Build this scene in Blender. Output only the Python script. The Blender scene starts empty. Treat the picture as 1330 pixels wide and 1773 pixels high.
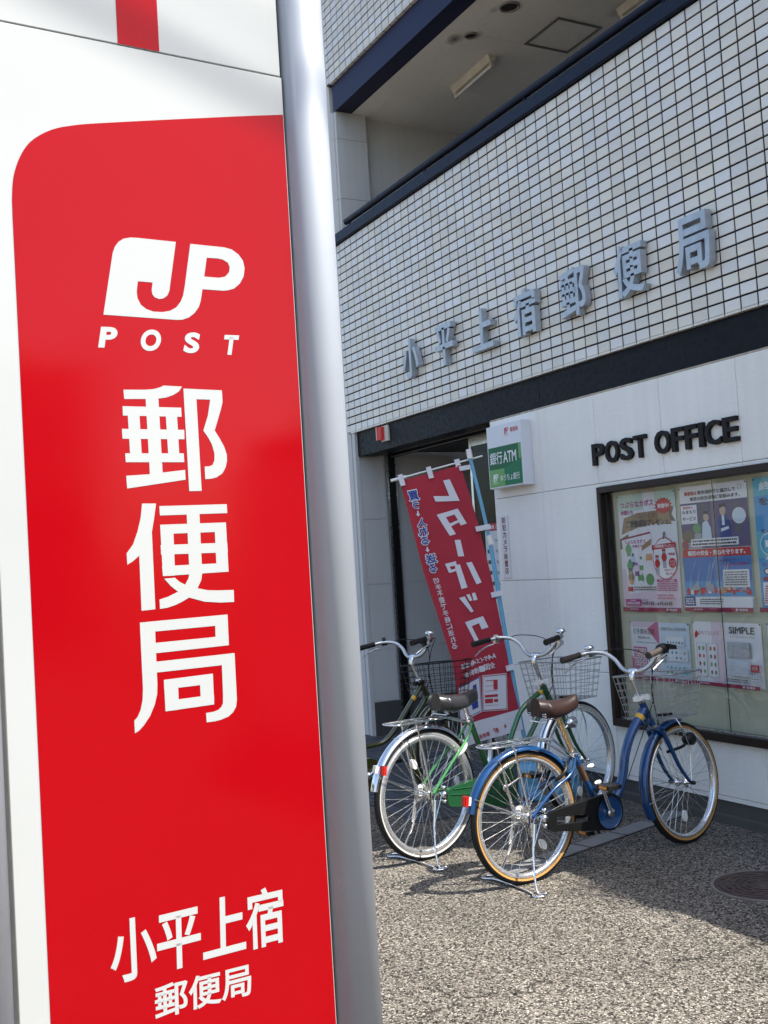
import bpy, math, random
from mathutils import Vector, Matrix
from mathutils.geometry import tessellate_polygon
random.seed(7)
R = math.radians
scene = bpy.context.scene
col = scene.collection

# ------------------------------------------------------------------ camera
cam_d = bpy.data.cameras.new('camera'); cam = bpy.data.objects.new('camera', cam_d); col.objects.link(cam)
cam_d.sensor_fit = 'VERTICAL'; cam_d.sensor_height = 36.0
cam_d.lens = 36.0 * 1869.96 / 1773.0
cam_d.clip_start = 0.05; cam_d.clip_end = 2000
yaw, pit, rol = 1.08251, 0.050531, 0.062078
Rm = Matrix.Rotation(yaw, 3, 'Z') @ Matrix.Rotation(pit, 3, 'X') @ Matrix.Rotation(rol, 3, 'Y')
ax = [Rm @ Vector(v) for v in ((1, 0, 0), (0, 0, 1), (0, -1, 0))]
cam.matrix_world = Matrix(((ax[0].x, ax[1].x, ax[2].x, 8.799), (ax[0].y, ax[1].y, ax[2].y, -4.379), (ax[0].z, ax[1].z, ax[2].z, 1.511), (0, 0, 0, 1)))
scene.camera = cam

# ------------------------------------------------------------------ light
SUN = Vector((0.55, 0.45, 1.0)).normalized()
world = bpy.data.worlds.new('World'); scene.world = world; world.use_nodes = True
wn = world.node_tree
sky = wn.nodes.new('ShaderNodeTexSky'); sky.sky_type = 'NISHITA'; sky.sun_disc = False
sky.sun_elevation = math.asin(SUN.z); sky.sun_rotation = math.atan2(SUN.x, SUN.y)
sky.air_density = 1.0; sky.dust_density = 2.6; sky.ozone_density = .7
bg = wn.nodes['Background']; bg.inputs['Strength'].default_value = 0.145
wn.links.new(sky.outputs[0], bg.inputs[0])
sun_d = bpy.data.lights.new('sun', 'SUN'); sun_d.energy = 4.5; sun_d.angle = R(0.53); sun_d.color = (1.0, 0.955, 0.88)
sun = bpy.data.objects.new('sun', sun_d); col.objects.link(sun)
sun.rotation_euler = SUN.to_track_quat('Z', 'Y').to_euler(); sun.location = (12, 8, 20)
vs = scene.view_settings
vs.view_transform = 'Standard'; vs.look = 'None'; vs.exposure = 1.20; vs.gamma = 1.0; vs.use_curve_mapping = False
scene.cycles.max_bounces = 8

# ------------------------------------------------------------------ materials
MATS = {}
def mat(name, c=(.5, .5, .5), rough=.5, metal=0, spec=.5, var=0, scale=8, bump=0, bscale=60, coat=0, island=0, objrand=0, emit=0, dist=.002, trans=0, wear=0, aniso=0, detail=4):
    if name in MATS: return MATS[name]
    m = bpy.data.materials.new(name); m.use_nodes = True; nt = m.node_tree; N = nt.nodes; L = nt.links
    b = N['Principled BSDF']
    b.inputs['Base Color'].default_value = (*c, 1); b.inputs['Roughness'].default_value = rough
    b.inputs['Metallic'].default_value = metal; b.inputs['Specular IOR Level'].default_value = spec
    b.inputs['Coat Weight'].default_value = coat; b.inputs['Coat Roughness'].default_value = .06
    if emit:
        b.inputs['Emission Color'].default_value = (*c, 1); b.inputs['Emission Strength'].default_value = emit
    src = None
    tc = N.new('ShaderNodeTexCoord')
    def noise(sc, det=detail, obj=True):
        n = N.new('ShaderNodeTexNoise'); n.inputs['Scale'].default_value = sc; n.inputs['Detail'].default_value = det
        L.new(tc.outputs['Object'], n.inputs['Vector']); return n
    if var or island or objrand:
        n = noise(scale); mr = N.new('ShaderNodeMapRange'); mr.inputs[1].default_value = .3; mr.inputs[2].default_value = .7
        mr.inputs[3].default_value = 1 - var; mr.inputs[4].default_value = 1 + var
        L.new(n.outputs['Fac'], mr.inputs[0]); out = mr.outputs[0]
        if island or objrand:
            if island: g = N.new('ShaderNodeNewGeometry'); ro = g.outputs['Random Per Island']; amt = island
            else: g = N.new('ShaderNodeObjectInfo'); ro = g.outputs['Random']; amt = objrand
            m2 = N.new('ShaderNodeMapRange'); m2.inputs[3].default_value = 1 - amt; m2.inputs[4].default_value = 1 + amt
            L.new(ro, m2.inputs[0]); mu = N.new('ShaderNodeMath'); mu.operation = 'MULTIPLY'
            L.new(out, mu.inputs[0]); L.new(m2.outputs[0], mu.inputs[1]); out = mu.outputs[0]
            hs = N.new('ShaderNodeHueSaturation'); hs.inputs['Color'].default_value = (*c, 1)
            m3 = N.new('ShaderNodeMapRange'); m3.inputs[3].default_value = .45; m3.inputs[4].default_value = 1.5
            wn_ = N.new('ShaderNodeTexWhiteNoise'); wn_.noise_dimensions = '1D'; L.new(ro, wn_.inputs['W']); L.new(wn_.outputs['Value'], m3.inputs[0])
            L.new(m3.outputs[0], hs.inputs['Saturation']); L.new(out, hs.inputs['Value']); L.new(hs.outputs[0], b.inputs['Base Color'])
        else:
            hs = N.new('ShaderNodeHueSaturation'); hs.inputs['Color'].default_value = (*c, 1)
            L.new(out, hs.inputs['Value']); L.new(hs.outputs[0], b.inputs['Base Color'])
    if wear:
        n = noise(bscale * .5 + 3, 6); mr = N.new('ShaderNodeMapRange'); mr.inputs[1].default_value = .35; mr.inputs[2].default_value = .7
        mr.inputs[3].default_value = max(0, rough - wear); mr.inputs[4].default_value = min(1, rough + wear)
        L.new(n.outputs['Fac'], mr.inputs[0]); L.new(mr.outputs[0], b.inputs['Roughness'])
    if bump:
        n = noise(bscale, 5); bp = N.new('ShaderNodeBump'); bp.inputs['Strength'].default_value = bump; bp.inputs['Distance'].default_value = dist
        L.new(n.outputs['Fac'], bp.inputs['Height']); L.new(bp.outputs[0], b.inputs['Normal'])
    MATS[name] = m; return m

def glass_mat(name='clear_glass', r0=.04, tint=(.97, .975, .965)):
    m = bpy.data.materials.new(name); m.use_nodes = True; nt = m.node_tree; N = nt.nodes; L = nt.links
    N.remove(N['Principled BSDF']); out = N['Material Output']
    t = N.new('ShaderNodeBsdfTransparent'); t.inputs[0].default_value = (*tint, 1)
    g = N.new('ShaderNodeBsdfGlossy'); g.inputs['Roughness'].default_value = .004
    lw = N.new('ShaderNodeLayerWeight'); lw.inputs['Blend'].default_value = .5
    pw = N.new('ShaderNodeMath'); pw.operation = 'POWER'; L.new(lw.outputs['Facing'], pw.inputs[0]); pw.inputs[1].default_value = 5
    f = N.new('ShaderNodeMath'); f.operation = 'MULTIPLY_ADD'; L.new(pw.outputs[0], f.inputs[0]); f.inputs[1].default_value = .9; f.inputs[2].default_value = r0
    tc = N.new('ShaderNodeTexCoord'); n = N.new('ShaderNodeTexNoise'); n.inputs['Scale'].default_value = 1.6; n.inputs['Detail'].default_value = 1
    L.new(tc.outputs['Object'], n.inputs['Vector']); bp = N.new('ShaderNodeBump'); bp.inputs['Strength'].default_value = .15; bp.inputs['Distance'].default_value = .01
    L.new(n.outputs['Fac'], bp.inputs['Height']); L.new(bp.outputs[0], g.inputs['Normal'])
    x = N.new('ShaderNodeMixShader'); L.new(f.outputs[0], x.inputs[0]); L.new(t.outputs[0], x.inputs[1]); L.new(g.outputs[0], x.inputs[2])
    L.new(x.outputs[0], out.inputs[0]); MATS[name] = m; return m

def aggregate_mat():
    m = bpy.data.materials.new('exposed_aggregate'); m.use_nodes = True; nt = m.node_tree; N = nt.nodes; L = nt.links
    b = N['Principled BSDF']; b.inputs['Roughness'].default_value = .9; b.inputs['Specular IOR Level'].default_value = .12
    tc = N.new('ShaderNodeTexCoord')
    wv = N.new('ShaderNodeTexNoise'); wv.inputs['Scale'].default_value = 60; wv.inputs['Detail'].default_value = 2; L.new(tc.outputs['Object'], wv.inputs['Vector'])
    mx = N.new('ShaderNodeMix'); mx.data_type = 'VECTOR'; mx.inputs['Factor'].default_value = .012
    L.new(tc.outputs['Object'], mx.inputs['A']); L.new(wv.outputs['Color'], mx.inputs['B'])
    v = N.new('ShaderNodeTexVoronoi'); v.inputs['Scale'].default_value = 140; v.inputs['Randomness'].default_value = 1
    L.new(mx.outputs['Result'], v.inputs['Vector'])
    sp = N.new('ShaderNodeSeparateColor'); L.new(v.outputs['Color'], sp.inputs[0])
    r = N.new('ShaderNodeValToRGB'); e = r.color_ramp; e.elements[0].position = 0; e.elements[0].color = (.018, .016, .015, 1)
    e.elements[1].position = 1; e.elements[1].color = (.52, .475, .40, 1)
    for p, c in ((.18, (.058, .051, .043, 1)), (.36, (.150, .132, .108, 1)), (.62, (.245, .213, .170, 1)), (.85, (.335, .30, .245, 1))):
        k = e.elements.new(p); k.color = c
    L.new(sp.outputs[0], r.inputs[0])
    # mortar between stones
    v2 = N.new('ShaderNodeTexVoronoi'); v2.feature = 'DISTANCE_TO_EDGE'; v2.inputs['Scale'].default_value = 140; L.new(mx.outputs['Result'], v2.inputs['Vector'])
    mr = N.new('ShaderNodeMapRange'); mr.inputs[1].default_value = .02; mr.inputs[2].default_value = .12; mr.inputs[3].default_value = .42; mr.inputs[4].default_value = 1
    L.new(v2.outputs['Distance'], mr.inputs[0])
    # large stains
    n = N.new('ShaderNodeTexNoise'); n.inputs['Scale'].default_value = 1.3; n.inputs['Detail'].default_value = 6; L.new(tc.outputs['Object'], n.inputs['Vector'])
    m2 = N.new('ShaderNodeMapRange'); m2.inputs[1].default_value = .3; m2.inputs[2].default_value = .7; m2.inputs[3].default_value = .66; m2.inputs[4].default_value = .92
    L.new(n.outputs['Fac'], m2.inputs[0])
    # crack lines
    cv = N.new('ShaderNodeTexVoronoi'); cv.feature = 'DISTANCE_TO_EDGE'; cv.inputs['Scale'].default_value = .42
    cn = N.new('ShaderNodeTexNoise'); cn.inputs['Scale'].default_value = 3.2; cn.inputs['Detail'].default_value = 8; L.new(tc.outputs['Object'], cn.inputs['Vector'])
    cm = N.new('ShaderNodeMix'); cm.data_type = 'VECTOR'; cm.inputs['Factor'].default_value = .35
    L.new(tc.outputs['Object'], cm.inputs['A']); L.new(cn.outputs['Color'], cm.inputs['B']); L.new(cm.outputs['Result'], cv.inputs['Vector'])
    m3 = N.new('ShaderNodeMapRange'); m3.inputs[1].default_value = .0008; m3.inputs[2].default_value = .0022; m3.inputs[3].default_value = .35; m3.inputs[4].default_value = 1
    L.new(cv.outputs['Distance'], m3.inputs[0])
    def mul(a, c):
        k = N.new('ShaderNodeMath'); k.operation = 'MULTIPLY'; L.new(a, k.inputs[0]); L.new(c, k.inputs[1]); return k.outputs[0]
    f = mul(mul(mr.outputs[0], m2.outputs[0]), m3.outputs[0])
    hs = N.new('ShaderNodeHueSaturation'); L.new(r.outputs[0], hs.inputs['Color']); L.new(f, hs.inputs['Value']); hs.inputs['Saturation'].default_value = .88
    L.new(hs.outputs[0], b.inputs['Base Color'])
    hh = mul(mr.outputs[0], sp.outputs[1])
    bp = N.new('ShaderNodeBump'); bp.inputs['Strength'].default_value = .9; bp.inputs['Distance'].default_value = .005
    L.new(hh, bp.inputs['Height']); L.new(bp.outputs[0], b.inputs['Normal'])
    MATS['agg'] = m; return m

def stucco_mat(name, c, bump=.5, sc=38):
    m = bpy.data.materials.new(name); m.use_nodes = True; nt = m.node_tree; N = nt.nodes; L = nt.links
    b = N['Principled BSDF']; b.inputs['Roughness'].default_value = .8
    tc = N.new('ShaderNodeTexCoord')
    v = N.new('ShaderNodeTexNoise'); v.inputs['Scale'].default_value = sc; v.inputs['Detail'].default_value = 3; v.inputs['Distortion'].default_value = 1.6
    L.new(tc.outputs['Object'], v.inputs['Vector'])
    n = N.new('ShaderNodeTexNoise'); n.inputs['Scale'].default_value = 1.1; n.inputs['Detail'].default_value = 7; L.new(tc.outputs['Object'], n.inputs['Vector'])
    s = N.new('ShaderNodeTexNoise'); s.inputs['Scale'].default_value = 2.0; s.inputs['Detail'].default_value = 5
    mp = N.new('ShaderNodeMapping'); mp.inputs['Scale'].default_value = (9, 9, .45); L.new(tc.outputs['Object'], mp.inputs[0]); L.new(mp.outputs[0], s.inputs['Vector'])
    mr = N.new('ShaderNodeMapRange'); mr.inputs[1].default_value = .3; mr.inputs[2].default_value = .7; mr.inputs[3].default_value = .91; mr.inputs[4].default_value = 1.05; L.new(n.outputs['Fac'], mr.inputs[0])
    m2 = N.new('ShaderNodeMapRange'); m2.inputs[1].default_value = .25; m2.inputs[2].default_value = .75; m2.inputs[3].default_value = .95; m2.inputs[4].default_value = 1.02; L.new(s.outputs['Fac'], m2.inputs[0])
    k = N.new('ShaderNodeMath'); k.operation = 'MULTIPLY'; L.new(mr.outputs[0], k.inputs[0]); L.new(m2.outputs[0], k.inputs[1])
    hs = N.new('ShaderNodeHueSaturation'); hs.inputs['Color'].default_value = (*c, 1); L.new(k.outputs[0], hs.inputs['Value']); L.new(hs.outputs[0], b.inputs['Base Color'])
    bp = N.new('ShaderNodeBump'); bp.inputs['Strength'].default_value = bump; bp.inputs['Distance'].default_value = .006
    L.new(v.outputs['Fac'], bp.inputs['Height']); L.new(bp.outputs[0], b.inputs['Normal'])
    MATS[name] = m; return m

# ------------------------------------------------------------------ mesh helpers
class MB:
    def __init__(s): s.v = []; s.f = []; s.m = []; s.sm = []
    def add(s, vs, fs, mi=0, smooth=False):
        o = len(s.v); s.v += [tuple(p) for p in vs]; s.f += [tuple(i + o for i in f) for f in fs]
        s.m += [mi] * len(fs); s.sm += [smooth] * len(fs); return s
    def box(s, x0, x1, y0, y1, z0, z1, mi=0):
        return s.add([(x0, y0, z0), (x1, y0, z0), (x1, y1, z0), (x0, y1, z0), (x0, y0, z1), (x1, y0, z1), (x1, y1, z1), (x0, y1, z1)],
                     [(0, 3, 2, 1), (4, 5, 6, 7), (0, 1, 5, 4), (1, 2, 6, 5), (2, 3, 7, 6), (3, 0, 4, 7)], mi)
    def bev(s, x0, x1, y0, y1, z0, z1, b, mi=0):       # box facing -Y with a chamfered front edge
        return s.add([(x0, y1, z0), (x1, y1, z0), (x1, y1, z1), (x0, y1, z1), (x0, y0 + b, z0), (x1, y0 + b, z0), (x1, y0 + b, z1), (x0, y0 + b, z1),
                      (x0 + b, y0, z0 + b), (x1 - b, y0, z0 + b), (x1 - b, y0, z1 - b), (x0 + b, y0, z1 - b)],
                     [(0, 3, 2, 1), (4, 0, 1, 5), (5, 1, 2, 6), (6, 2, 3, 7), (7, 3, 0, 4), (8, 4, 5, 9), (9, 5, 6, 10), (10, 6, 7, 11), (11, 7, 4, 8), (8, 9, 10, 11)], mi)
    def obox(s, c, ux, uy, uz, mi=0):                   # centre and three half-extent vectors
        c, ux, uy, uz = map(Vector, (c, ux, uy, uz)); vs = [c + a * ux + b * uy + d * uz for d in (-1, 1) for a, b in ((-1, -1), (1, -1), (1, 1), (-1, 1))]
        return s.add(vs, [(0, 3, 2, 1), (4, 5, 6, 7), (0, 1, 5, 4), (1, 2, 6, 5), (2, 3, 7, 6), (3, 0, 4, 7)], mi)
    def tube(s, pts, r, n=8, mi=0, closed=False, caps=True, smooth=True, sx=None):
        pts = [Vector(p) for p in pts]; k = len(pts); rs = r if isinstance(r, (list, tuple)) else [r] * k
        rings = []; up = None
        for i, p in enumerate(pts):
            a = pts[(i - 1) % k] if (closed or i > 0) else p; b = pts[(i + 1) % k] if (closed or i < k - 1) else p
            t = (b - a).normalized()
            if up is None:
                up = Vector((0, 0, 1)) if abs(t.z) < .9 else Vector((0, 1, 0))
            u = (up - t * up.dot(t)).normalized(); w = t.cross(u); up = u
            rings.append([p + (u * math.cos(2 * math.pi * j / n) + w * math.sin(2 * math.pi * j / n)) * rs[i] for j in range(n)])
        vs = [q for g in rings for q in g]; fs = []
        for i in range(k if closed else k - 1):
            a = i * n; b = ((i + 1) % k) * n
            for j in range(n): fs.append((a + j, a + (j + 1) % n, b + (j + 1) % n, b + j))
        s.add(vs, fs, mi, smooth)
        if caps and not closed: s.add(rings[0][::-1], [tuple(range(n))], mi); s.add(rings[-1], [tuple(range(n))], mi)
        return s
    def lathe(s, prof, c, axis, n=24, mi=0, smooth=True, a0=0, a1=2 * math.pi):      # prof: (radius, height along axis)
        axis = Vector(axis).normalized(); q = axis.to_track_quat('Z', 'Y'); c = Vector(c); full = abs(a1 - a0 - 2 * math.pi) < 1e-6
        m = n if full else n + 1; vs = []
        for r, h in prof:
            for j in range(m):
                a = a0 + (a1 - a0) * j / n; vs.append(c + q @ Vector((r * math.cos(a), r * math.sin(a), h)))
        fs = []
        for i in range(len(prof) - 1):
            for j in range(n):
                k = (j + 1) % m; fs.append((i * m + j, i * m + k, (i + 1) * m + k, (i + 1) * m + j))
        return s.add(vs, fs, mi, smooth)
    def poly(s, loops, F, th=0, mi=0):                  # flat shape with holes; F maps (u, v, h) to a point, th = thickness
        L3 = [[Vector((p[0], p[1], 0)) for p in lp] for lp in loops]; tris = tessellate_polygon(L3); flat = [p for lp in loops for p in lp]
        n = len(flat); vs = [F(p[0], p[1], th) for p in flat]; s.add(vs, [tuple(t) for t in tris], mi)
        if th:
            s.add([F(p[0], p[1], 0) for p in flat], [tuple(t) for t in tris], mi)
            o = 0
            for lp in loops:
                k = len(lp); vs = [F(p[0], p[1], th) for p in lp] + [F(p[0], p[1], 0) for p in lp]
                s.add(vs, [(i, (i + 1) % k, (i + 1) % k + k, i + k) for i in range(k)], mi)
        return s
    def mesh(s, name, mats):
        me = bpy.data.meshes.new(name); me.from_pydata(s.v, [], s.f); me.update()
        for m in (mats if isinstance(mats, (list, tuple)) else [mats]): me.materials.append(m)
        me.polygons.foreach_set('material_index', s.m); me.polygons.foreach_set('use_smooth', s.sm); return me
    def build(s, name, mats, parent=None, **kw):
        return link(name, s.mesh(name, mats), parent, **kw)
def link(name, me, parent=None, **kw):
    o = bpy.data.objects.new(name, me); col.objects.link(o)
    if parent: o.parent = parent
    for k, v in kw.items():
        if k == 'loc': o.location = v
        elif k == 'rz': o.rotation_euler = (0, 0, v)
        else: o[k] = v
    return o
def thing(name, label, cat, loc=(0, 0, 0), rz=0, group=None):
    o = bpy.data.objects.new(name, None); col.objects.link(o); o.location = loc; o.rotation_euler = (0, 0, rz); o.empty_display_size = .1
    o['label'] = label; o['category'] = cat
    if group: o['group'] = group
    return o
def tag(o, label, cat, group=None):
    o['label'] = label; o['category'] = cat
    if group: o['group'] = group
    return o
def smooth_path(pts, n=6):
    P = [Vector(p) for p in pts]; P = [P[0] * 2 - P[1]] + P + [P[-1] * 2 - P[-2]]; out = []
    for i in range(1, len(P) - 2):
        for j in range(n):
            t = j / n; a, b, c, d = P[i - 1:i + 3]
            out.append(.5 * ((2 * b) + (c - a) * t + (2 * a - 5 * b + 4 * c - d) * t * t + (3 * b - a - 3 * c + d) * t ** 3))
    out.append(P[-2]); return out

TC = {}
def glyphs(s, bold=0.0, res=3):
    k = (s, bold, res)
    if k in TC: return TC[k]
    c = bpy.data.curves.new('t', 'FONT'); c.body = s; c.resolution_u = res; c.fill_mode = 'FRONT'
    o = bpy.data.objects.new('t', c); me = o.to_mesh()
    raw = [(round(p.co.x, 5), round(p.co.y, 5)) for p in me.vertices]; idx = {}; v = []; mp = []
    for p in raw:
        if p not in idx: idx[p] = len(v); v.append(p)
        mp.append(idx[p])
    f = []
    for p in me.polygons:
        q = [mp[i] for i in p.vertices]; q = [a for i, a in enumerate(q) if a != q[i - 1]]
        if len(q) < 3: continue
        ar = sum(v[q[i - 1]][0] * v[q[i]][1] - v[q[i]][0] * v[q[i - 1]][1] for i in range(len(q)))
        if abs(ar) < 1e-9: continue
        f.append(tuple(q if ar > 0 else q[::-1]))
    o.to_mesh_clear(); bpy.data.objects.remove(o); bpy.data.curves.remove(c)
    if not f: TC[k] = ([(0, 0)], [], 1, 1); return TC[k]
    if bold:                                    # widen every stroke: push the outline outwards along its mitres
        es = {(q[i - 1], q[i]) for q in f for i in range(len(q))}; bd = [(a, b) for a, b in es if (b, a) not in es]
        nm = {}; 
        for a, b in bd:
            dx, dy = v[b][0] - v[a][0], v[b][1] - v[a][1]; L_ = math.hypot(dx, dy) or 1
            for i in (a, b): nm.setdefault(i, []).append((dy / L_, -dx / L_))
        nv = {}
        for i, ns in nm.items():
            sx, sy = sum(n[0] for n in ns), sum(n[1] for n in ns); L_ = math.hypot(sx, sy)
            if L_ < 1e-6: sx, sy, L_ = ns[0][0], ns[0][1], 1
            sx /= L_; sy /= L_; d = max(.55, sx * ns[0][0] + sy * ns[0][1]); nv[i] = len(v) + len(nv)
            nm[i] = (v[i][0] + sx * bold / d, v[i][1] + sy * bold / d)
        v = v + [nm[i] for i in nv]
        for a, b in bd: f.append((b, a, nv[a], nv[b]))
    x0 = min(p[0] for p in v); x1 = max(p[0] for p in v); y0 = min(p[1] for p in v); y1 = max(p[1] for p in v)
    TC[k] = ([((p[0] - x0) / (x1 - x0), (p[1] - y0) / (y1 - y0)) for p in v], f, x1 - x0, y1 - y0); return TC[k]
def text_on(mb, s, P0, U, V, bold=.0, mi=0, N=None, F=None, res=3):        # flat lettering filling the parallelogram P0, P0+U, P0+V
    v, f, w, h = glyphs(s, bold, res)
    if F: mb.add([F(P0[0] + a * U[0] + b * V[0], P0[1] + a * U[1] + b * V[1]) for a, b in v], f, mi)
    else:
        P0, U, V = Vector(P0), Vector(U), Vector(V); mb.add([P0 + U * a + V * b for a, b in v], f, mi)
    return w / h
def solid_text(mb, s, P0, U, V, D, bold=.03, mi=0, res=3):                 # lettering with depth vector D
    v, f, w, h = glyphs(s, bold, res); P0, U, V, D = map(Vector, (P0, U, V, D)); n = len(v)
    A = [P0 + U * a + V * b for a, b in v]
    mb.add([p + D for p in A], f, mi); cnt = {}
    for q in f:
        for i in range(len(q)):
            a, b = q[i], q[(i + 1) % len(q)]; cnt[(a, b)] = (a, b)
    edges = [(a, b) for (ka, kb), (a, b) in cnt.items() if (kb, ka) not in cnt]
    mb.add(A + [p + D for p in A], [(a, b, b + n, a + n) for a, b in edges], mi)

YU=[[(-.0412,1.8848),(.0014,1.8861),(.02,1.888),(.0335,1.8921),(.0404,1.8957),(.0789,1.8949),(.0715,1.8849),(.0597,1.8775),(.0445,1.8719),(.0283,1.8693),(.003,1.8679),(-.0406,1.8667)],[(.0023,1.8699),(.0284,1.8706),(.0292,1.722),(.0031,1.7196)],[(-.0447,1.8525),(.0746,1.8523),(.0745,1.8339),(-.0448,1.8342)],[(-.0482,1.8082),(.0785,1.8078),(.078,1.7889),(-.0479,1.789)],[(-.0442,1.7606),(.075,1.7607),(.0749,1.743),(-.0438,1.7433)],[(-.0444,1.717),(.0031,1.7196),(.0298,1.7227),(.0759,1.7276),(.076,1.708),(-.0436,1.6922)],[(-.0352,1.8357),(-.0118,1.8354),(-.0113,1.7593),(-.0345,1.7593)],[(.0418,1.8354),(.065,1.8353),(.0655,1.7594),(.0425,1.7594)],[(.0814,1.891),(.1638,1.89),(.1639,1.8664),(.1596,1.8515),(.1434,1.8073),(.1532,1.7914),(.1622,1.7741),(.1669,1.7582),(.1664,1.7448),(.1625,1.7315),(.1547,1.7196),(.1416,1.7118),(.1302,1.7093),(.1176,1.7086),(.1176,1.7339),(.1274,1.7344),(.1346,1.737),(.1393,1.7462),(.1402,1.7608),(.1356,1.7793),(.128,1.7938),(.119,1.807),(.1305,1.8376),(.1372,1.8702),(.1078,1.8702),(.1085,1.6851),(.0823,1.685)]]
BIN=[[(-.0156,1.6625),(.0125,1.6619),(.0073,1.6339),(.0011,1.6061),(.0002,1.4563),(-.0274,1.4553),(-.0265,1.5617),(-.0395,1.5515),(-.0508,1.5453),(-.0512,1.5671),(-.0378,1.5836),(-.0275,1.6084),(-.0196,1.636)],[(.0188,1.6566),(.161,1.6572),(.1608,1.6391),(.0192,1.6382)],[(.0185,1.62),(.1568,1.6202),(.1569,1.6017),(.0185,1.6016)],[(.0174,1.5802),(.1573,1.5792),(.1575,1.5597),(.0174,1.5614)],[(.0181,1.5389),(.1569,1.5384),(.1569,1.5205),(.0189,1.5195)],[(.0185,1.62),(.0451,1.6199),(.0439,1.5191),(.0189,1.5195)],[(.132,1.6197),(.1568,1.6202),(.1569,1.5205),(.1313,1.5206)],[(.0743,1.6397),(.1012,1.6397),(.1004,1.5187),(.0736,1.5189)],[(.0735,1.522),(.1006,1.5215),(.0973,1.5064),(.0887,1.4914),(.0695,1.4739),(.0581,1.4682),(.0424,1.4619),(.0254,1.4575),(.0094,1.4562),(.0096,1.4744),(.0273,1.4788),(.0478,1.4871),(.0639,1.5007),(.0708,1.5119)],[(.0213,1.5143),(.0431,1.5148),(.0529,1.5057),(.0639,1.4999),(.0887,1.4914),(.1091,1.4862),(.1312,1.4843),(.1658,1.4831),(.1652,1.4589),(.1354,1.4597),(.1023,1.4638),(.0695,1.4744),(.0478,1.4871),(.0337,1.4992)]]
KYOKU=[[(-.032,1.4329),(-.0022,1.4332),(-.0033,1.3347),(-.0034,1.3127),(-.0049,1.2928),(-.0107,1.2735),(-.0212,1.2528),(-.0344,1.2366),(-.0441,1.228),(-.0524,1.2242),(-.0526,1.2479),(-.0458,1.2539),(-.039,1.2669),(-.0344,1.2842),(-.0324,1.3059),(-.0323,1.3357)],[(-.0179,1.4332),(.1495,1.4348),(.1494,1.4145),(-.0189,1.4132)],[(.1225,1.4337),(.1495,1.4348),(.1488,1.3732),(.1206,1.373)],[(-.0201,1.3913),(.1493,1.3925),(.1488,1.3732),(-.0211,1.3713)],[(-.022,1.355),(.16,1.3565),(.1596,1.3352),(-.0231,1.3342)],[(.1319,1.356),(.16,1.3565),(.1597,1.2637),(.157,1.2494),(.1496,1.2389),(.1391,1.2319),(.1233,1.2277),(.1099,1.2263),(.093,1.2264),(.0927,1.2448),(.1088,1.2453),(.1189,1.2478),(.1259,1.2531),(.1296,1.2599),(.1306,1.2774)],[(.0099,1.3187),(.1114,1.3204),(.1111,1.3008),(.0097,1.3002)],[(.0102,1.2778),(.1114,1.2789),(.1107,1.2595),(.01,1.258)],[(.0099,1.3187),(.0383,1.3189),(.0375,1.2581),(.01,1.258)],[(.0837,1.32),(.1114,1.3204),(.1107,1.2595),(.0829,1.2595)]]
JP=[[(-.0734,2.0301),(-.0492,2.1529),(-.0443,2.1659),(-.0367,2.1766),(-.0263,2.184),(-.0122,2.188),(.0031,2.1889),(.0819,2.189),(.0626,2.0872),(.0581,2.0779),(.0499,2.0714),(.0407,2.0694),(.0318,2.072),(.0269,2.078),(.0261,2.0868),(.0289,2.1017),(-.0014,2.1017),(-.0048,2.0805),(-.0039,2.068),(.0026,2.0547),(.0137,2.0467),(.0276,2.0431),(.0458,2.0434),(.0617,2.047),(.0753,2.0549),(.0853,2.0672),(.0913,2.0805),(.0956,2.0988),(.1126,2.1883),(.1861,2.1885),(.2028,2.1857),(.2177,2.1765),(.2269,2.1641),(.2297,2.1484),(.2263,2.1308),(.2169,2.1154),(.2035,2.1037),(.1878,2.0985),(.178,2.0972),(.1335,2.0967),(.1286,2.073),(.1238,2.0597),(.1135,2.0461),(.1009,2.0362),(.0873,2.0309),(.0753,2.0296)],[(.1465,2.163),(.1708,2.1638),(.1818,2.1625),(.1927,2.1569),(.1963,2.148),(.1943,2.1373),(.1853,2.1272),(.1712,2.1234),(.1388,2.1232)]]
POST=[[(-.0868,1.9652),(-.0528,1.9663),(-.0792,2.0061)],[(-.0053,1.963),(.0359,1.9641),(.0026,2.0062)],[(.0841,1.9635),(.117,1.9638),(.0926,2.0061)],[(.1688,1.9638),(.2009,1.9646),(.1768,2.0052)]]
KO=[[(-.1208,.7686),(-.0322,.7697),(-.1201,.8829)],[(-.0317,.7681),(.0563,.7692),(-.0287,.8761)],[(.0601,.773),(.1506,.7737),(.0638,.8836)],[(.1519,.7679),(.235,.7681),(.1538,.8836)],[(-.0407,.6852),(.1569,.6828),(-.0392,.7482)]]
RED=[(.3417,.5454),(.3433,.9214),(.341,1.6693),(.3406,2.4944),(.2491,2.4762),(.0858,2.4419),(-.0163,2.4201),(-.0849,2.405),(-.1137,2.3974),(-.1468,2.3863),(-.1751,2.3704),(-.1986,2.3502),(-.2154,2.3242),(-.2269,2.2946),(-.2325,2.2682),(-.2352,2.2354),(-.2355,2.199),(-.2335,1.5319),(-.2331,1.113),(-.2328,.7029)]
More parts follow.
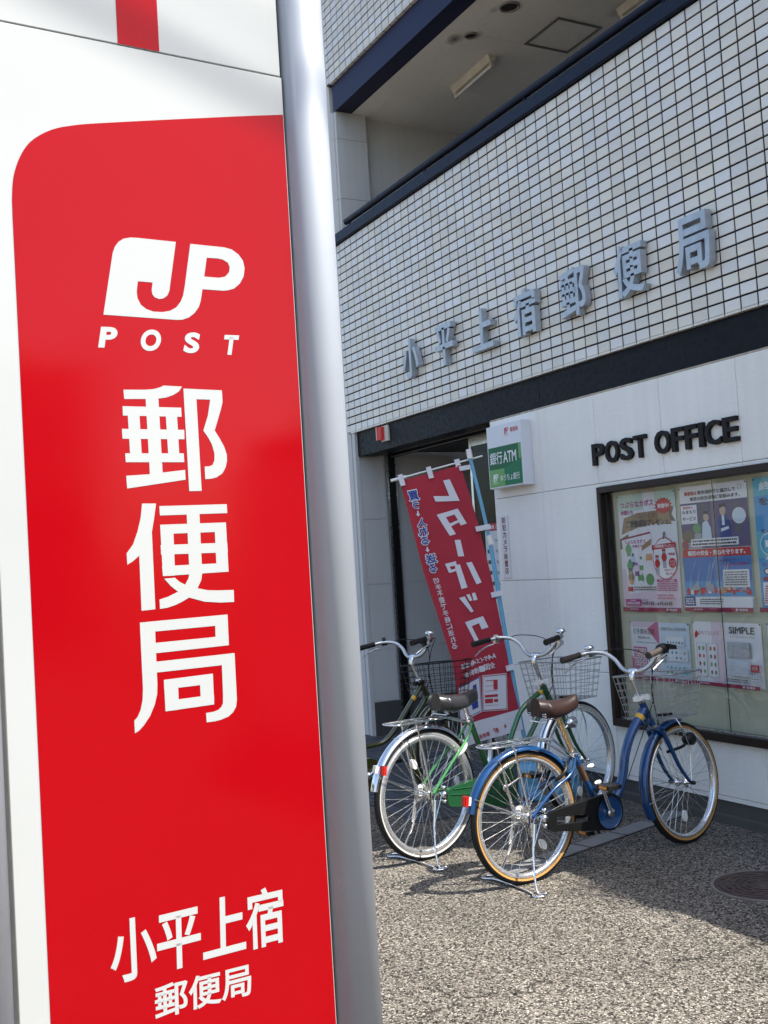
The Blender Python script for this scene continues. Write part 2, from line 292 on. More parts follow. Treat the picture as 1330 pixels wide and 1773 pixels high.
BAN=[[(-.4337,2.035),(-.3921,2.0403),(-.3386,1.8994),(-.4912,1.9039),(-.5036,1.9391),(-.401,1.9347)],[(-.4904,1.8193),(-.3533,1.8509),(-.3018,1.7525),(-.3404,1.7429),(-.3511,1.7636),(-.4025,1.7408),(-.3739,1.69),(-.4144,1.6815)],[(-.3851,1.6524),(-.348,1.652),(-.3314,1.5464),(-.3695,1.5468)],[(-.3967,1.4938),(-.3616,1.4966),(-.3236,1.3469),(-.3619,1.3393)],[(-.4559,1.5045),(-.3851,1.518),(-.3828,1.4929),(-.4434,1.4818)],[(-.4559,1.5045),(-.4378,1.5063),(-.4115,1.4499),(-.4347,1.4463)],[(-.4337,1.4612),(-.3841,1.4731),(-.3811,1.458),(-.4278,1.4459)],[(-.3212,1.5041),(-.2861,1.5069),(-.233,1.3741),(-.2657,1.3632)],[(-.3805,1.2838),(-.3451,1.2916),(-.2948,1.1941),(-.3121,1.1882)],[(-.3346,1.3009),(-.3144,1.3046),(-.2972,1.2638),(-.3173,1.26)],[(-.2992,1.3086),(-.279,1.3123),(-.2661,1.2668),(-.2904,1.2613)],[(-.3539,1.1283),(-.2393,1.1609),(-.2092,1.0897),(-.2528,1.0775),(-.267,1.118),(-.3129,1.101),(-.2726,1.0045),(-.2978,.9991)]]
BHOLE=[[(-.4316,1.8006),(-.3757,1.8152),(-.3561,1.7779),(-.4093,1.7592)]]
BEDL=[(-.7074,2.0501),(-.5976,1.4653),(-.5197,1.1588),(-.45,.8831),(-.4342,.6794),(-.4203,.4763),(-.3876,.3542)]
BEDR=[(-.3174,2.127),(-.2351,1.7752),(-.1709,1.4193),(-.1186,1.0369),(-.0737,.6957),(-.0445,.5397),(-.0334,.4355)]
BPOLE=[(-.2574,2.1939),(-.1673,1.6584),(-.1089,1.1033),(-.0334,.4355),(.0213,.168)]
BBAR=[(-.7664,2.0547),(-.1733,2.1775)]
BTXT=[('買',-.6291,1.9512,.0659,.0619),('う',-.618,1.8904,.04,.0499),('↓',-.6086,1.8327,.028,.036),('入',-.5892,1.7764,.0559,.0539),('れ',-.5849,1.7191,.0579,.0559),('る',-.5727,1.6594,.0499,.0499),('↓',-.5634,1.6019,.028,.034),('送',-.5432,1.5428,.0659,.0579),('る',-.5341,1.4824,.0459,.0539)]
BTX2=[('切',-.5174,1.4017,.036,.036),('手',-.5086,1.3599,.036,.036),('不',-.4999,1.3181,.036,.036),('要',-.4911,1.2763,.036,.036),('で',-.4824,1.2345,.036,.036),('手',-.4736,1.1928,.036,.036),('軽',-.4649,1.1511,.036,.036),('に',-.4561,1.1094,.036,.036),('送',-.4474,1.0677,.036,.036),('れ',-.4387,1.0261,.036,.036),('る',-.43,.9845,.036,.036)]
BTX3=[('A',-.1866,.9082,.026,.032),('4',-.2119,.9011,.026,.032),('サ',-.2372,.894,.026,.032),('イ',-.2625,.8869,.026,.032),('ズ',-.2878,.8798,.026,.032),('4',-.3131,.8728,.026,.032),('k',-.3384,.8657,.026,.032),('g',-.3637,.8586,.026,.032),('ま',-.389,.8515,.026,.032),('全',-.2004,.8497,.034,.038),('国',-.2339,.8396,.034,.038),('一',-.2673,.8294,.034,.038),('律',-.3008,.8192,.034,.038),('料',-.3342,.8091,.034,.038),('金',-.3677,.7989,.034,.038)]
BPK=[[(-.2687,.7869),(-.1126,.7946),(-.1215,.5637),(-.2789,.5609)],[(-.4217,.722),(-.2815,.7838),(-.2819,.5592),(-.3846,.5174),(-.4249,.5247)]]
BWH=[[(-.4203,.4763),(-.3321,.4613),(-.2246,.4739),(-.1257,.5014),(-.0458,.5206)],[(-.3072,.3973),(-.1679,.4223),(-.3089,.431)],[(-.2271,.4356),(-.1723,.4437),(-.2273,.4625)],[(-.1245,.4485),(-.1077,.4522),(-.1232,.4676)]]

# ------------------------------------------------------------------ palette
concrete_white = stucco_mat('white_stucco', (.90, .87, .80))
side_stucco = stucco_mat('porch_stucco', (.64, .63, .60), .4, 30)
soffit_m = stucco_mat('balcony_board', (.87, .85, .80), .06, 25)
tile_one = mat('glazed_tile', (.75, .71, .625), .28, objrand=.075, var=.05, scale=5, bump=.12, bscale=30, dist=.002)
tile_many = mat('glazed_tile_field', (.75, .71, .625), .28, island=.075, var=.05, scale=5, bump=.12, bscale=30, dist=.002)
grout = mat('dark_grout', (.026, .023, .024), .95, spec=.1, var=.15, bump=.3, bscale=120)
navy = mat('navy_steel', (.007, .012, .028), .45, spec=.18, var=.15, scale=3, wear=.08)
dark_beam = mat('dark_beam_steel', (.004, .005, .009), .5, spec=.16, var=.15, scale=2, wear=.1)
plinth_m = stucco_mat('grey_plinth', (.085, .082, .076), .5, 60)
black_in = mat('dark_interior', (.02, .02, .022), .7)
alu = mat('aluminium', (.62, .63, .63), .32, metal=1, wear=.08)
chrome = mat('chrome', (.80, .80, .80), .12, metal=1, wear=.05)
steel_letter = mat('brushed_steel_letter', (.41, .445, .48), .42, metal=.4, spec=.6, var=.08, scale=12, wear=.1)
black_letter = mat('black_letter', (.012, .009, .009), .6, spec=.25, var=.2)
agg = aggregate_mat()
glass = glass_mat(); film_glass = glass_mat('tinted_door_glass', .012, (.35, .36, .38))
rubber = mat('black_rubber', (.010, .010, .010), .75, spec=.25)
black_pl = mat('black_plastic', (.009, .009, .009), .4, spec=.3)
white_pl = mat('white_plastic', (.74, .73, .69), .35)
red_lens = mat('red_lens', (.62, .015, .012), .15, coat=.6)
clear_lens = mat('reflector_lens', (.75, .75, .72), .12, coat=.8)
wire_grey = mat('basket_wire', (.42, .42, .41), .35, metal=.8)
# ------------------------------------------------------------------ ground
g = MB()
xs = [-60, -20, -6, 0, 4, 8, 14, 30, 80]; ys = [-70, -25, -10, -4, 0.6]
vs_ = [(x, y, 0) for y in ys for x in xs]; nx = len(xs)
g.add(vs_, [(j * nx + i, j * nx + i + 1, (j + 1) * nx + i + 1, (j + 1) * nx + i) for j in range(len(ys) - 1) for i in range(nx - 1)])
g.build('ground', agg, kind='structure')

# tile strip let into the forecourt, running away from the wall
strip_m = mat('strip_tile', (.20, .20, .195), .8, spec=.2, objrand=.12, var=.1, scale=14, bump=.3, bscale=90)
strip = thing('paving_strip', 'narrow strip of pale grey tiles crossing the forecourt under the blue bicycle', 'paving strip')
del strip['category'], strip['label']; strip['kind'] = 'structure'
sm = MB().bev(-.062, .062, -.144, .144, 0, .001, .001)
sm = MB(); sm.add([(-.058, -.143, 0), (.058, -.143, 0), (.058, .143, 0), (-.058, .143, 0), (-.056, -.140, .007), (.056, -.140, .007), (.056, .140, .007), (-.056, .140, .007)],
                  [(4, 5, 6, 7), (0, 1, 5, 4), (1, 2, 6, 5), (2, 3, 7, 6), (3, 0, 4, 7)])
sme = sm.mesh('strip_tile', strip_m)
for i in range(5):
    t = i * .296; o = link('tile', sme, strip); o.location = (4.03 + .24 * t, -.16 - t, 0); o.rotation_euler = (0, 0, math.atan2(.24, 1))
jm = MB(); a = math.atan2(.24, 1); d_ = Vector((.24, -1, 0)).normalized(); n_ = Vector((1, .24, 0)).normalized(); c0 = Vector((4.03, -.16, .0015))
jm.obox(c0 + Vector((.24, -1, 0)) * .592, n_ * .064, d_ * .765, (0, 0, .0015)); jm.build('mortar_bed', grout, strip)
# dark small-format paving in front of the entrance
pm = MB(); rr = random.Random(3)
for i in range(34):
    for j in range(13):
        x = -.2 + i * .1; y = -1.30 + j * .1; h = .008 + rr.random() * .002
        pm.add([(x + .003, y + .003, 0), (x + .097, y + .003, 0), (x + .097, y + .097, 0), (x + .003, y + .097, 0),
                (x + .005, y + .005, h), (x + .095, y + .005, h), (x + .095, y + .095, h), (x + .005, y + .095, h)],
               [(4, 5, 6, 7), (0, 1, 5, 4), (1, 2, 6, 5), (2, 3, 7, 6), (3, 0, 4, 7)])
pv = mat('porch_paver', (.050, .052, .058), .6, island=.25, var=.1)
paving = pm.build('porch_paving', pv, kind='structure')

# manhole
mh = thing('manhole_cover', 'round rusty brown iron manhole cover set in the pavement near the wall', 'manhole cover', (5.25, -.71, 0))
iron = mat('rusty_iron', (.075, .052, .045), .65, metal=.3, var=.3, scale=14, bump=.4, bscale=160)
MB().lathe([(.23, 0), (.23, .005), (.214, .006), (.214, .002)], (0, 0, 0), (0, 0, 1), 48, smooth=False).build('ring', mat('cast_ring', (.15, .13, .115), .7, var=.2), mh)
m = MB().lathe([(.211, 0), (.211, .006), (0, .006)], (0, 0, 0), (0, 0, 1), 48, smooth=False)
m.build('lid', iron, mh)
m = MB()
for r_ in (.195, .165, .135, .105, .075):
    for k in range(6):
        a0 = k * math.pi / 3 + r_ * 9; m.lathe([(r_, .006), (r_, .0095), (r_ - .012, .0095), (r_ - .012, .006)], (0, 0, 0), (0, 0, 1), 9, smooth=False, a0=a0, a1=a0 + .82)
m.lathe([(.04, .006), (.038, .010), (0, .010)], (0, 0, 0), (0, 0, 1), 20, smooth=False)
m.build('raised_pattern', iron, mh)

# ------------------------------------------------------------------ the building
bld = thing('post_office_building', 'post office building with cream tiled upper walls, navy beams and white stucco ground floor', 'building')
H_ROOF = 7.0; XC = 5.435; H_WING = 2.66
TP, TH = .118, .07
def tile_mesh(w=.1074, h=.0594, d=.0035): return MB().bev(-w / 2, w / 2, -d, .004, -h / 2, h / 2, .0018)
tme = tile_mesh().mesh('facade_tile', tile_one)
NT = 12
for c in range(29, 29 + NT):
    for r_ in range(25):
        o = link('facade_tile', tme, bld); o.location = (c * TP + TP / 2, rr.uniform(-.0006, .0006), 2.75 + r_ * TH + TH / 2)
        o.rotation_euler = (rr.uniform(-.006, .006), 0, rr.uniform(-.006, .006))
fm = MB()
def add_tile(cx, cz, w=.1074, h=.0594):
    d = rr.uniform(-.0008, .0008); fm.bev(cx - w / 2, cx + w / 2, -.0035 + d, .004, cz - h / 2, cz + h / 2, .0018)
for r_ in range(25):
    z = 2.75 + r_ * TH + TH / 2
    add_tile(-.0295, z, .05)
    for c in list(range(0, 29)) + list(range(29 + NT, 46)): add_tile(c * TP + TP / 2, z)
for r_ in range(14):
    z = 6.02 + r_ * TH + TH / 2
    add_tile(-.0295, z, .05)
    for c in range(0, 46): add_tile(c * TP + TP / 2, z)
# corner tiles returning under the two tiled fields
for zb, n_ in ((2.75, 46), (6.02, 46)):
    for c in range(n_):
        x = c * TP; fm.box(x + .0045, x + TP - .0045, -.003, .034, zb - .010, zb + .0035)
        # lip
o = fm.build('facade_tile', tile_many, bld, kind='stuff')
w = MB()
w.box(-.055, XC, .002, .30, 2.752, 4.5); w.box(-.055, XC, .002, .25, 6.022, H_ROOF); w.box(XC + .001, XC + .12, .03, 8, 2.752, H_ROOF)
w.build('mortar_wall', grout, bld)
MB().box(-.7, XC + .16, -.04, .35, H_ROOF, H_ROOF + .06).build('roof_coping', navy, bld)
MB().box(-.65, XC, .3, 8, H_ROOF - .2, H_ROOF - .001).build('roof', plinth_m, bld)
MB().box(XC + .13, 13.6, .06, 8, H_WING - .15, H_WING - .001).build('roof', plinth_m, bld)
MB().box(XC + .13, 13.65, -.02, .10, H_WING, H_WING + .05).build('roof_coping', navy, bld)
# beam between the storeys, in two lengths with a seam
MB().box(.075, 2.858, .028, .20, 2.522, 2.742).build('beam', dark_beam, bld)
MB().box(2.862, XC, .0275, .20, 2.522, 2.742).build('beam', dark_beam, bld)
MB().box(-.03, XC, .012, .027, 2.742, 2.752).build('drip_edge', mat('brown_flashing', (.05, .035, .03), .6), bld)
MB().box(2.28, XC, .008, .03, 2.508, 2.522).build('sealant_joint', mat('yellowed_sealant', (.42, .36, .27), .7, var=.2, scale=20), bld)
# white stucco cladding panels, cut round the notice case
CX0, CX1, CZ0, CZ1 = 3.455, 5.42, .440, 1.925
xe = [2.285, 2.85, 3.445, 4.04, 4.638, 5.236, 5.83, 6.43, 7.03, 7.63, 8.23, 8.83, 9.43, 10.03, 10.63, 11.23, 11.83, 12.43, 13.03, 13.6]
ze = [.142, .76, 1.356, 1.948, 2.510]
GAP = .0014
def panel(x0, x1, z0, z1, mt=concrete_white, y=.004):
    x0 += GAP; x1 -= GAP; z0 += GAP; z1 -= GAP; parts = []
    if x1 <= CX0 or x0 >= CX1 or z1 <= CZ0 or z0 >= CZ1: parts = [(x0, x1, z0, z1)]
    else:
        if x0 < CX0: parts.append((x0, CX0, z0, z1))
        if x1 > CX1: parts.append((CX1, x1, z0, z1))
        a, b = max(x0, CX0), min(x1, CX1)
        if z0 < CZ0: parts.append((a, b, z0, CZ0))
        if z1 > CZ1: parts.append((a, b, CZ1, z1))
    if not parts: return
    q = MB()
    for p in parts:
        if p[1] - p[0] > .004 and p[3] - p[2] > .004: q.bev(p[0], p[1], y, .055, p[2], p[3], .0028)
    if q.v: q.build('wall_panel', mt, bld)
for i in range(len(xe) - 1):
    for j in range(4): panel(xe[i], xe[i + 1], ze[j], ze[j + 1])
MB().box(XC, 13.6, .02, .2, 2.511, H_WING - .001).build('wing_fascia', dark_beam, bld)
mb = MB(); mb.box(2.287, CX0, .040, .30, .02, 2.515); mb.box(CX1, 14, .040, .30, .02, 2.515); mb.box(CX0, CX1, .040, .30, .02, CZ0); mb.box(CX0, CX1, .040, .30, CZ1, 2.515); mb.box(CX0, CX1, .16, .3, CZ0, CZ1)
mb.build('panel_backing', mat('panel_joint', (.6, .59, .56), .9), bld)
MB().box(2.275, 13.6, .0, .058, .118, .140).build('base_flashing', concrete_white, bld)
MB().box(2.27, 14, .012, .25, 0, .117).build('plinth', plinth_m, bld)
MB().box(2.25, 14, -.035, .012, 0, .042).build('plinth_kerb', plinth_m, bld)

# left pier and porch side wall
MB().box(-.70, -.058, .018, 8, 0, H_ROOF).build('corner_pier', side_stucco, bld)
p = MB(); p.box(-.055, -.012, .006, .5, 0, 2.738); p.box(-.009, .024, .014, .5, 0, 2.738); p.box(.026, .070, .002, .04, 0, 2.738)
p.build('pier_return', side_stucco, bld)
ysd = [.04, .29]; 
def side_panel(y0, y1, z0, z1):
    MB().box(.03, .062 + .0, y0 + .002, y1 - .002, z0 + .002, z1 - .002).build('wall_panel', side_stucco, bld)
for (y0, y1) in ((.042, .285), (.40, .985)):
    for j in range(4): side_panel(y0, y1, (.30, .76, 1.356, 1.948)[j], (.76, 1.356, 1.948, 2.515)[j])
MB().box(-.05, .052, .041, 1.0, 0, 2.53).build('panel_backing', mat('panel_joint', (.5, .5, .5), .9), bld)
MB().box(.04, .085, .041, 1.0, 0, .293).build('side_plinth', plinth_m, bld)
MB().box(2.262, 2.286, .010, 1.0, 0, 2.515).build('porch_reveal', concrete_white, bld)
# porch soffit, door line, dark lobby
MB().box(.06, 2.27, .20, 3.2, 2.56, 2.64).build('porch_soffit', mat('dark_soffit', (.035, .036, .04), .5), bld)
MB().box(.062, 2.26, .355, .40, 2.510, 2.5595).build('door_header', dark_beam, bld)
for z_ in (2.513, 2.548): MB().box(.104, 2.26, .3515, .3548, z_, z_ + .006).build('header_trim', mat('dull_aluminium', (.30, .30, .30), .5, metal=.5), bld)
d = MB(); d.box(.062, .095, .300, .318, 0, 2.54); d.build('door_jamb', alu, bld)
d = MB(); d.box(.062, .102, .319, .385, 0, 2.54); d.build('door_jamb', black_pl, bld)
d = MB(); d.box(.062, .092, .386, .398, 0, 2.54); d.build('door_jamb', alu, bld)
for (x, y) in ((.62, .235), (1.30, .235)):
    MB().lathe([(.075, .0), (.062, -.012), (.050, -.004), (0, -.003)], (x, y + .03, 2.559), (0, 0, 1), 24).build('downlight', mat('dull_white', (.4, .4, .4), .4), bld)
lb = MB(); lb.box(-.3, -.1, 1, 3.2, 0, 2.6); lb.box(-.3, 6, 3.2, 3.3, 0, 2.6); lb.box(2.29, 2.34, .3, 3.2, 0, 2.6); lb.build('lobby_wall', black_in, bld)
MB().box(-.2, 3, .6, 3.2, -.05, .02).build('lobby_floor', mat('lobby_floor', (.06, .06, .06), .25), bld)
dr = thing('entrance_door', 'dark glass entrance door inside the shaded porch beside the white wall', 'door')
MB().box(1.42, 2.255, .374, .380, .06, 2.50).build('pane', film_glass, dr)
d = MB(); d.box(1.40, 1.43, .368, .388, .04, 2.51); d.box(2.235, 2.262, .368, .388, .04, 2.51); d.box(1.43, 2.235, .368, .388, .04, .14); d.box(1.43, 2.235, .368, .388, 2.44, 2.51)
d.build('frame', alu, dr)
ib = thing('lobby_cabinet', 'grey metal rail and machine front dimly seen inside the dark entrance', 'machine')
d = MB(); d.box(1.0, 2.1, 1.6, 2.0, .1, 1.75); d.build('body', mat('machine_grey', (.10, .10, .105), .4), ib)
MB().box(1.05, 2.05, 1.58, 1.598, 1.2, 1.6).build('screen_panel', mat('machine_dark', (.03, .03, .035), .2), ib)
tl = thing('lobby_tube_light', 'lit white tube light glowing inside the dark entrance behind the banner pole', 'light fixture', (1.38, 1.15, 2.30))
MB().box(-.55, .75, -.05, .05, .02, .07).build('housing', mat('fixture_grey', (.35, .36, .38), .4), tl)
lamp_e = mat('tube_glow', (.75, .85, 1.0), .4, emit=1.2)
MB().tube([(-.53, 0, -.0), (.73, 0, -.0)], .019, 10).build('tube', lamp_e, tl)

def add_soot(m, spots):
    nt = m.node_tree; N = nt.nodes; L = nt.links; b = N['Principled BSDF']; src = b.inputs['Base Color'].links[0].from_socket; tc = N.new('ShaderNodeTexCoord')
    for (x, y, sx_, sy_, amt) in spots:
        mp = N.new('ShaderNodeMapping'); mp.vector_type = 'POINT'; mp.inputs['Location'].default_value = (-x / sx_, -y / sy_, 0); mp.inputs['Scale'].default_value = (1 / sx_, 1 / sy_, 0)
        L.new(tc.outputs['Object'], mp.inputs[0]); ln = N.new('ShaderNodeVectorMath'); ln.operation = 'LENGTH'; L.new(mp.outputs[0], ln.inputs[0])
        nz = N.new('ShaderNodeTexNoise'); nz.inputs['Scale'].default_value = 11; nz.inputs['Detail'].default_value = 5; L.new(tc.outputs['Object'], nz.inputs['Vector'])
        ad = N.new('ShaderNodeMath'); ad.operation = 'MULTIPLY_ADD'; L.new(nz.outputs['Fac'], ad.inputs[0]); ad.inputs[1].default_value = 1.1; L.new(ln.outputs['Value'], ad.inputs[2])
        mr = N.new('ShaderNodeMapRange'); mr.inputs[1].default_value = .5; mr.inputs[2].default_value = 1.5; mr.inputs[3].default_value = amt; mr.inputs[4].default_value = 0; L.new(ad.outputs[0], mr.inputs[0])
        mx = N.new('ShaderNodeMix'); mx.data_type = 'RGBA'; L.new(mr.outputs[0], mx.inputs['Factor']); L.new(src, mx.inputs['A']); mx.inputs['B'].default_value = (.03, .026, .022, 1); src = mx.outputs['Result']
    L.new(src, b.inputs['Base Color'])
add_soot(soffit_m, [(1.60, .37, .13, .09, .85), (1.71, .50, .09, .07, .6), (2.10, .42, .07, .05, .4), (2.5, 1.35, .2, .10, .6)])
# balcony: coping, rail, ceiling, column
MB().bev(-.11, XC + .02, -.035, .30, 4.503, 4.598, .006).build('parapet_coping', navy, bld)
hr = MB().tube([(.175, -.004, 4.655), (XC, -.004, 4.655)], .028, 14)
hr.build('handrail', navy, bld)
for k in range(4): MB().tube([(.25 + k * 1.36, -.002, 4.59), (.25 + k * 1.36, -.002, 4.64)], .012, 6).build('rail_bracket', navy, bld)
MB().box(-.008, XC, .030, .20, 5.752, 6.010).build('upper_beam', mat('navy_upper', (.014, .016, .052), .45, spec=.2, var=.1, scale=2), bld)
MB().box(-.055, XC, .0015, .24, 6.0105, 6.0195).build('drip_edge', mat('brown_flashing', (.05, .035, .03), .6), bld)
bxs = [-3.6, -2.76, -1.86, -.96, -.07, .83, 1.725, 2.62, 3.52, 4.42, 5.32]; bys = [.201, .39, 1.30 + .9, 3.6]
for i in range(len(bxs) - 1):
    for j in range(3):
        MB().box(bxs[i] + .0015, bxs[i + 1] - .0015, bys[j] + .0015, bys[j + 1] - .0015, 5.757, 5.775).build('ceiling_board', soffit_m, bld)
MB().box(-3.6, XC, .21, 3.8, 5.776, 5.9).build('balcony_slab', grout, bld)
MB().box(-3.6, XC, 3.0, 3.2, 4.0, 5.757).build('balcony_back_wall', soffit_m, bld)
hp = MB()
for a, b, c_, d_ in ((1.735, 2.2, .955, .975), (1.735, 2.2, 1.38, 1.40), (1.735, 1.755, .976, 1.379), (2.18, 2.2, .976, 1.379)): hp.box(a, b, c_, d_, 5.748, 5.7568)
hp.build('access_hatch', mat('hatch_trim', (.16, .15, .145), .5), bld)
cp = MB(); zz = [4.5, 4.585, 5.16, 5.56, 5.757]
for a, b in ((4.50, 4.93), (4.934, 5.495), (5.499, 5.756)):
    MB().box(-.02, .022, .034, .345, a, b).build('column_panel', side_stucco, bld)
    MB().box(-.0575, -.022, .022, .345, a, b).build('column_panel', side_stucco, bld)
MB().box(-.055, .016, .05, .34, 4.5, 5.757).build('column_core', grout, bld)
# vents and lamps on the balcony ceiling
dark_hole = mat('vent_hole', (.02, .018, .017), .8); vent_ring = mat('vent_ring', (.25, .24, .23), .4, var=.2)
for (x, y, r_, lab) in ((1.703, .455, .055, 'smaller round ceiling vent with soot smudges, nearer the fluorescent lamp'), (2.195, .495, .082, 'larger round dark ceiling vent near the top edge of the photo')):
    v = thing('ceiling_vent', lab, 'vent', (x, y, 5.757), group='round vents in the balcony ceiling')
    MB().lathe([(r_, 0), (r_, -.012), (r_ * .86, -.016), (r_ * .80, -.008), (r_ * .78, -.001)], (0, 0, 0), (0, 0, 1), 30).build('ring', vent_ring, v)
    MB().lathe([(r_ * .79, -.003), (0, -.003)], (0, 0, 0), (0, 0, 1), 24).build('hole', dark_hole, v)
def tube_lamp(loc, rz, lab, L=.66):
    t = thing('fluorescent_lamp', lab, 'lamp', loc, rz, group='fluorescent lamps on the balcony ceiling')
    cream = mat('aged_cream_enamel', (.66, .61, .49), .45, var=.12, scale=9)
    q = MB(); h = L / 2
    q.add([(-h, -.045, 0), (h, -.045, 0), (h, .045, 0), (-h, .045, 0), (-h, -.022, -.055), (h, -.022, -.055), (h, .022, -.055), (-h, .022, -.055)], [(0, 1, 5, 4), (1, 2, 6, 5), (2, 3, 7, 6), (3, 0, 4, 7), (4, 5, 6, 7)])
    q.build('housing', cream, t)
    MB().tube([(-h + .03, 0, -.085), (h - .03, 0, -.085)], .0145, 12).build('tube', mat('unlit_tube', (.72, .72, .70), .25), t)
    for s in (-1, 1): MB().box(s * (h - .02) - .012, s * (h - .02) + .012, -.014, .014, -.105, -.05).build('socket', cream, t)
tube_lamp((1.145, .83, 5.757), -.05, 'cream fluorescent lamp with bare unlit tube in the middle of the balcony ceiling')
tube_lamp((2.80, 1.36, 5.757), 0, 'cream ceiling lamp mostly hidden behind the navy handrail at the top right')

# ------------------------------------------------------------------ steel characters on the tiles
sg = thing('steel_character_sign', 'seven raised blue grey steel characters fixed to the cream tiled wall', 'sign')
ccx = [1.283, 1.812, 2.348, 2.876, 3.404, 3.937, 4.462]
for ch, cx in zip('小平上宿郵便局', ccx):
    q = MB(); wd, ht = (.262, .315) if ch != '上' else (.27, .30)
    solid_text(q, ch, (cx - wd / 2, -.016, 3.178 - ht / 2), (wd, 0, 0), (0, 0, ht), (0, -.046, 0), .022)
    q.build('character', steel_letter, sg)
pf = thing('black_letter_sign', 'black raised capital letters reading POST OFFICE on the white wall above the notice case', 'sign')
x = 3.428
for ch, wd in zip('POST OFFICE', (.118, .132, .118, .112, .062, .135, .100, .100, .040, .125, .108)):
    if ch != ' ':
        q = MB(); solid_text(q, ch, (x, .003, 2.062), (wd * .95, 0, 0), (0, 0, .136), (0, -.024, 0), .024); q.build('letter', black_letter, pf)
    x += wd + (.0075 if ch != ' ' else .0)
# ------------------------------------------------------------------ ATM sign box
at = thing('bank_sign_box', 'white box sign with green bank panel on the wall end beside the entrance', 'sign', (2.345, -.082, 2.012))
white_e = mat('sign_box_white', (.70, .72, .75), .35)
MB().bev(0, .425, 0, .084, 0, .445, .004).build('box', white_e, at)
face = MB(); F = lambda u, v, h: (u, -.0006 - h, v)
face.poly([[(.012, .012), (.412, .012), (.412, .292), (.012, .292)]], F, .0005, 0)
F2 = lambda u, v, h: (u, -.0014 - h, v)
face.poly([[(.012, .012), (.20, .012), (.20, .135), (.012, .135)]], F2, .0003, 1)
face.poly([[(.382, .185), (.412, .185), (.412, .292), (.382, .292)]], F2, .0003, 1)
face.poly([[(.21, .012), (.412, .012), (.412, .185), (.21, .135)]], F2, .0003, 2)
face.build('green_panel', [mat('bank_green', (.0, .12, .045), .4, spec=.25), mat('lime_green', (.09, .32, .06), .3), mat('mid_green', (.0, .17, .065), .4, spec=.25)], at)
def jp_logo(mb, x, z, w, h, y, mi):
    us = [p[0] for p in JP[0]]; vs2 = [p[1] for p in JP[0]]; u0, u1, v0, v1 = min(us), max(us), min(vs2), max(vs2)
    mb.poly([[((p[0] - u0) / (u1 - u0), (p[1] - v0) / (v1 - v0)) for p in lp] for lp in JP], lambda a, b, hh: (x + a * w, y - hh, z + b * h), 0, mi)
tx = MB(); wt, rd_ = 0, 1
text_on(tx, '銀行', (.03, -.0022, .170), (.155, 0, 0), (0, 0, .088), .012); text_on(tx, 'ATM', (.195, -.0022, .172), (.160, 0, 0), (0, 0, .078), .012)
text_on(tx, 'ゆうちょ銀行', (.148, -.0022, .045), (.232, 0, 0), (0, 0, .048), .008)
jp_logo(tx, .055, .050, .065, .052, -.0022, 0); text_on(tx, 'BANK', (.055, -.0022, .034), (.06, 0, 0), (0, 0, .009), .01)
jp_logo(tx, .225, .372, .052, .042, -.0008, 1); text_on(tx, '郵便局', (.300, -.0008, .375), (.092, 0, 0), (0, 0, .034), .015, 1); text_on(tx, 'POST', (.228, -.0008, .358), (.045, 0, 0), (0, 0, .008), .01, 1)
tx.build('lettering', [mat('print_white', (.82, .82, .80), .5), mat('print_red', (.50, .02, .03), .5)], at)
# camera notice plate
cpl = thing('wall_plate', 'narrow white vertical plate with dark red characters on the wall below the bank sign', 'sign', (2.326, -.003, 1.372))
MB().bev(0, .098, 0, .008, 0, .452, .003).build('plate', mat('plate_white', (.66, .66, .66), .3), cpl)
q = MB()
for i, ch in enumerate('防犯カメラ設置店'): text_on(q, ch, (.026, -.0008, .452 - .058 - i * .0515), (.046, 0, 0), (0, 0, .044), .02)
q.build('lettering', mat('print_maroon', (.16, .01, .02), .5), cpl)
# red alarm lamp
al = thing('alarm_lamp', 'small red warning lamp on a white base at the left end of the dark beam', 'lamp', (.62, .028, 2.60))
MB().bev(-.055, .075, -.018, 0, -.012, .125, .003).build('base', mat('lamp_base', (.62, .60, .52), .4), al)
q = MB(); pr_ = []
for k in range(13):
    a = math.pi * k / 12; pr_.append((-.030 + .042 * math.cos(a), -.019 - .055 * math.sin(a)))
n_ = len(pr_); q.add([(x_, y_, 0) for x_, y_ in pr_] + [(x_, y_, .115) for x_, y_ in pr_], [(i, i + 1, i + 1 + n_, i + n_) for i in range(n_ - 1)] + [tuple(range(n_)), tuple(range(n_, 2 * n_))])
q.build('lens', red_lens, al)
# opening hours sheet on the door
oh = thing('opening_hours_notice', 'white opening hours sheet with red header on the dark door behind the banner pole', 'notice', (1.56, .3665, .82))
MB().box(0, .32, 0, .002, 0, .98).build('sheet', mat('paper', (.62, .63, .64), .6), oh)
q = MB(); q.poly([[(0, .92), (.32, .92), (.32, .98), (0, .98)]], lambda a, b, h: (a, -.001, b), 0, 0)
q.poly([[(0, .40), (.32, .40), (.32, .385), (0, .385)]], lambda a, b, h: (a, -.001, b), 0, 1)
for k in range(9):
    zz_ = .86 - k * .085
    q.poly([[(.02, zz_), (.07 + .02 * (k % 3), zz_), (.07 + .02 * (k % 3), zz_ - .03), (.02, zz_ - .03)]], lambda a, b, h: (a, -.001, b), 0, 1)
    text_on(q, '9:00-17:00' if k % 2 == 0 else '9:00-19:00', (.14, -.0012, zz_ - .028), (.14, 0, 0), (0, 0, .022), .01, 1)
text_on(q, '郵便局 ご案内', (.03, -.0015, .935), (.22, 0, 0), (0, 0, .03), .015, 2)
q.build('lettering', [mat('header_red', (.42, .02, .04), .5), mat('print_dark', (.04, .045, .06), .5), mat('print_white', (.82, .82, .80), .5)], oh)
yg = thing('yellow_sticker', 'small yellow and green sticker on the door behind the light blue pole', 'sticker', (1.66, .366, .62))
MB().box(0, .14, 0, .002, 0, .18).build('sheet', mat('sticker_yellow', (.62, .60, .05), .5), yg)
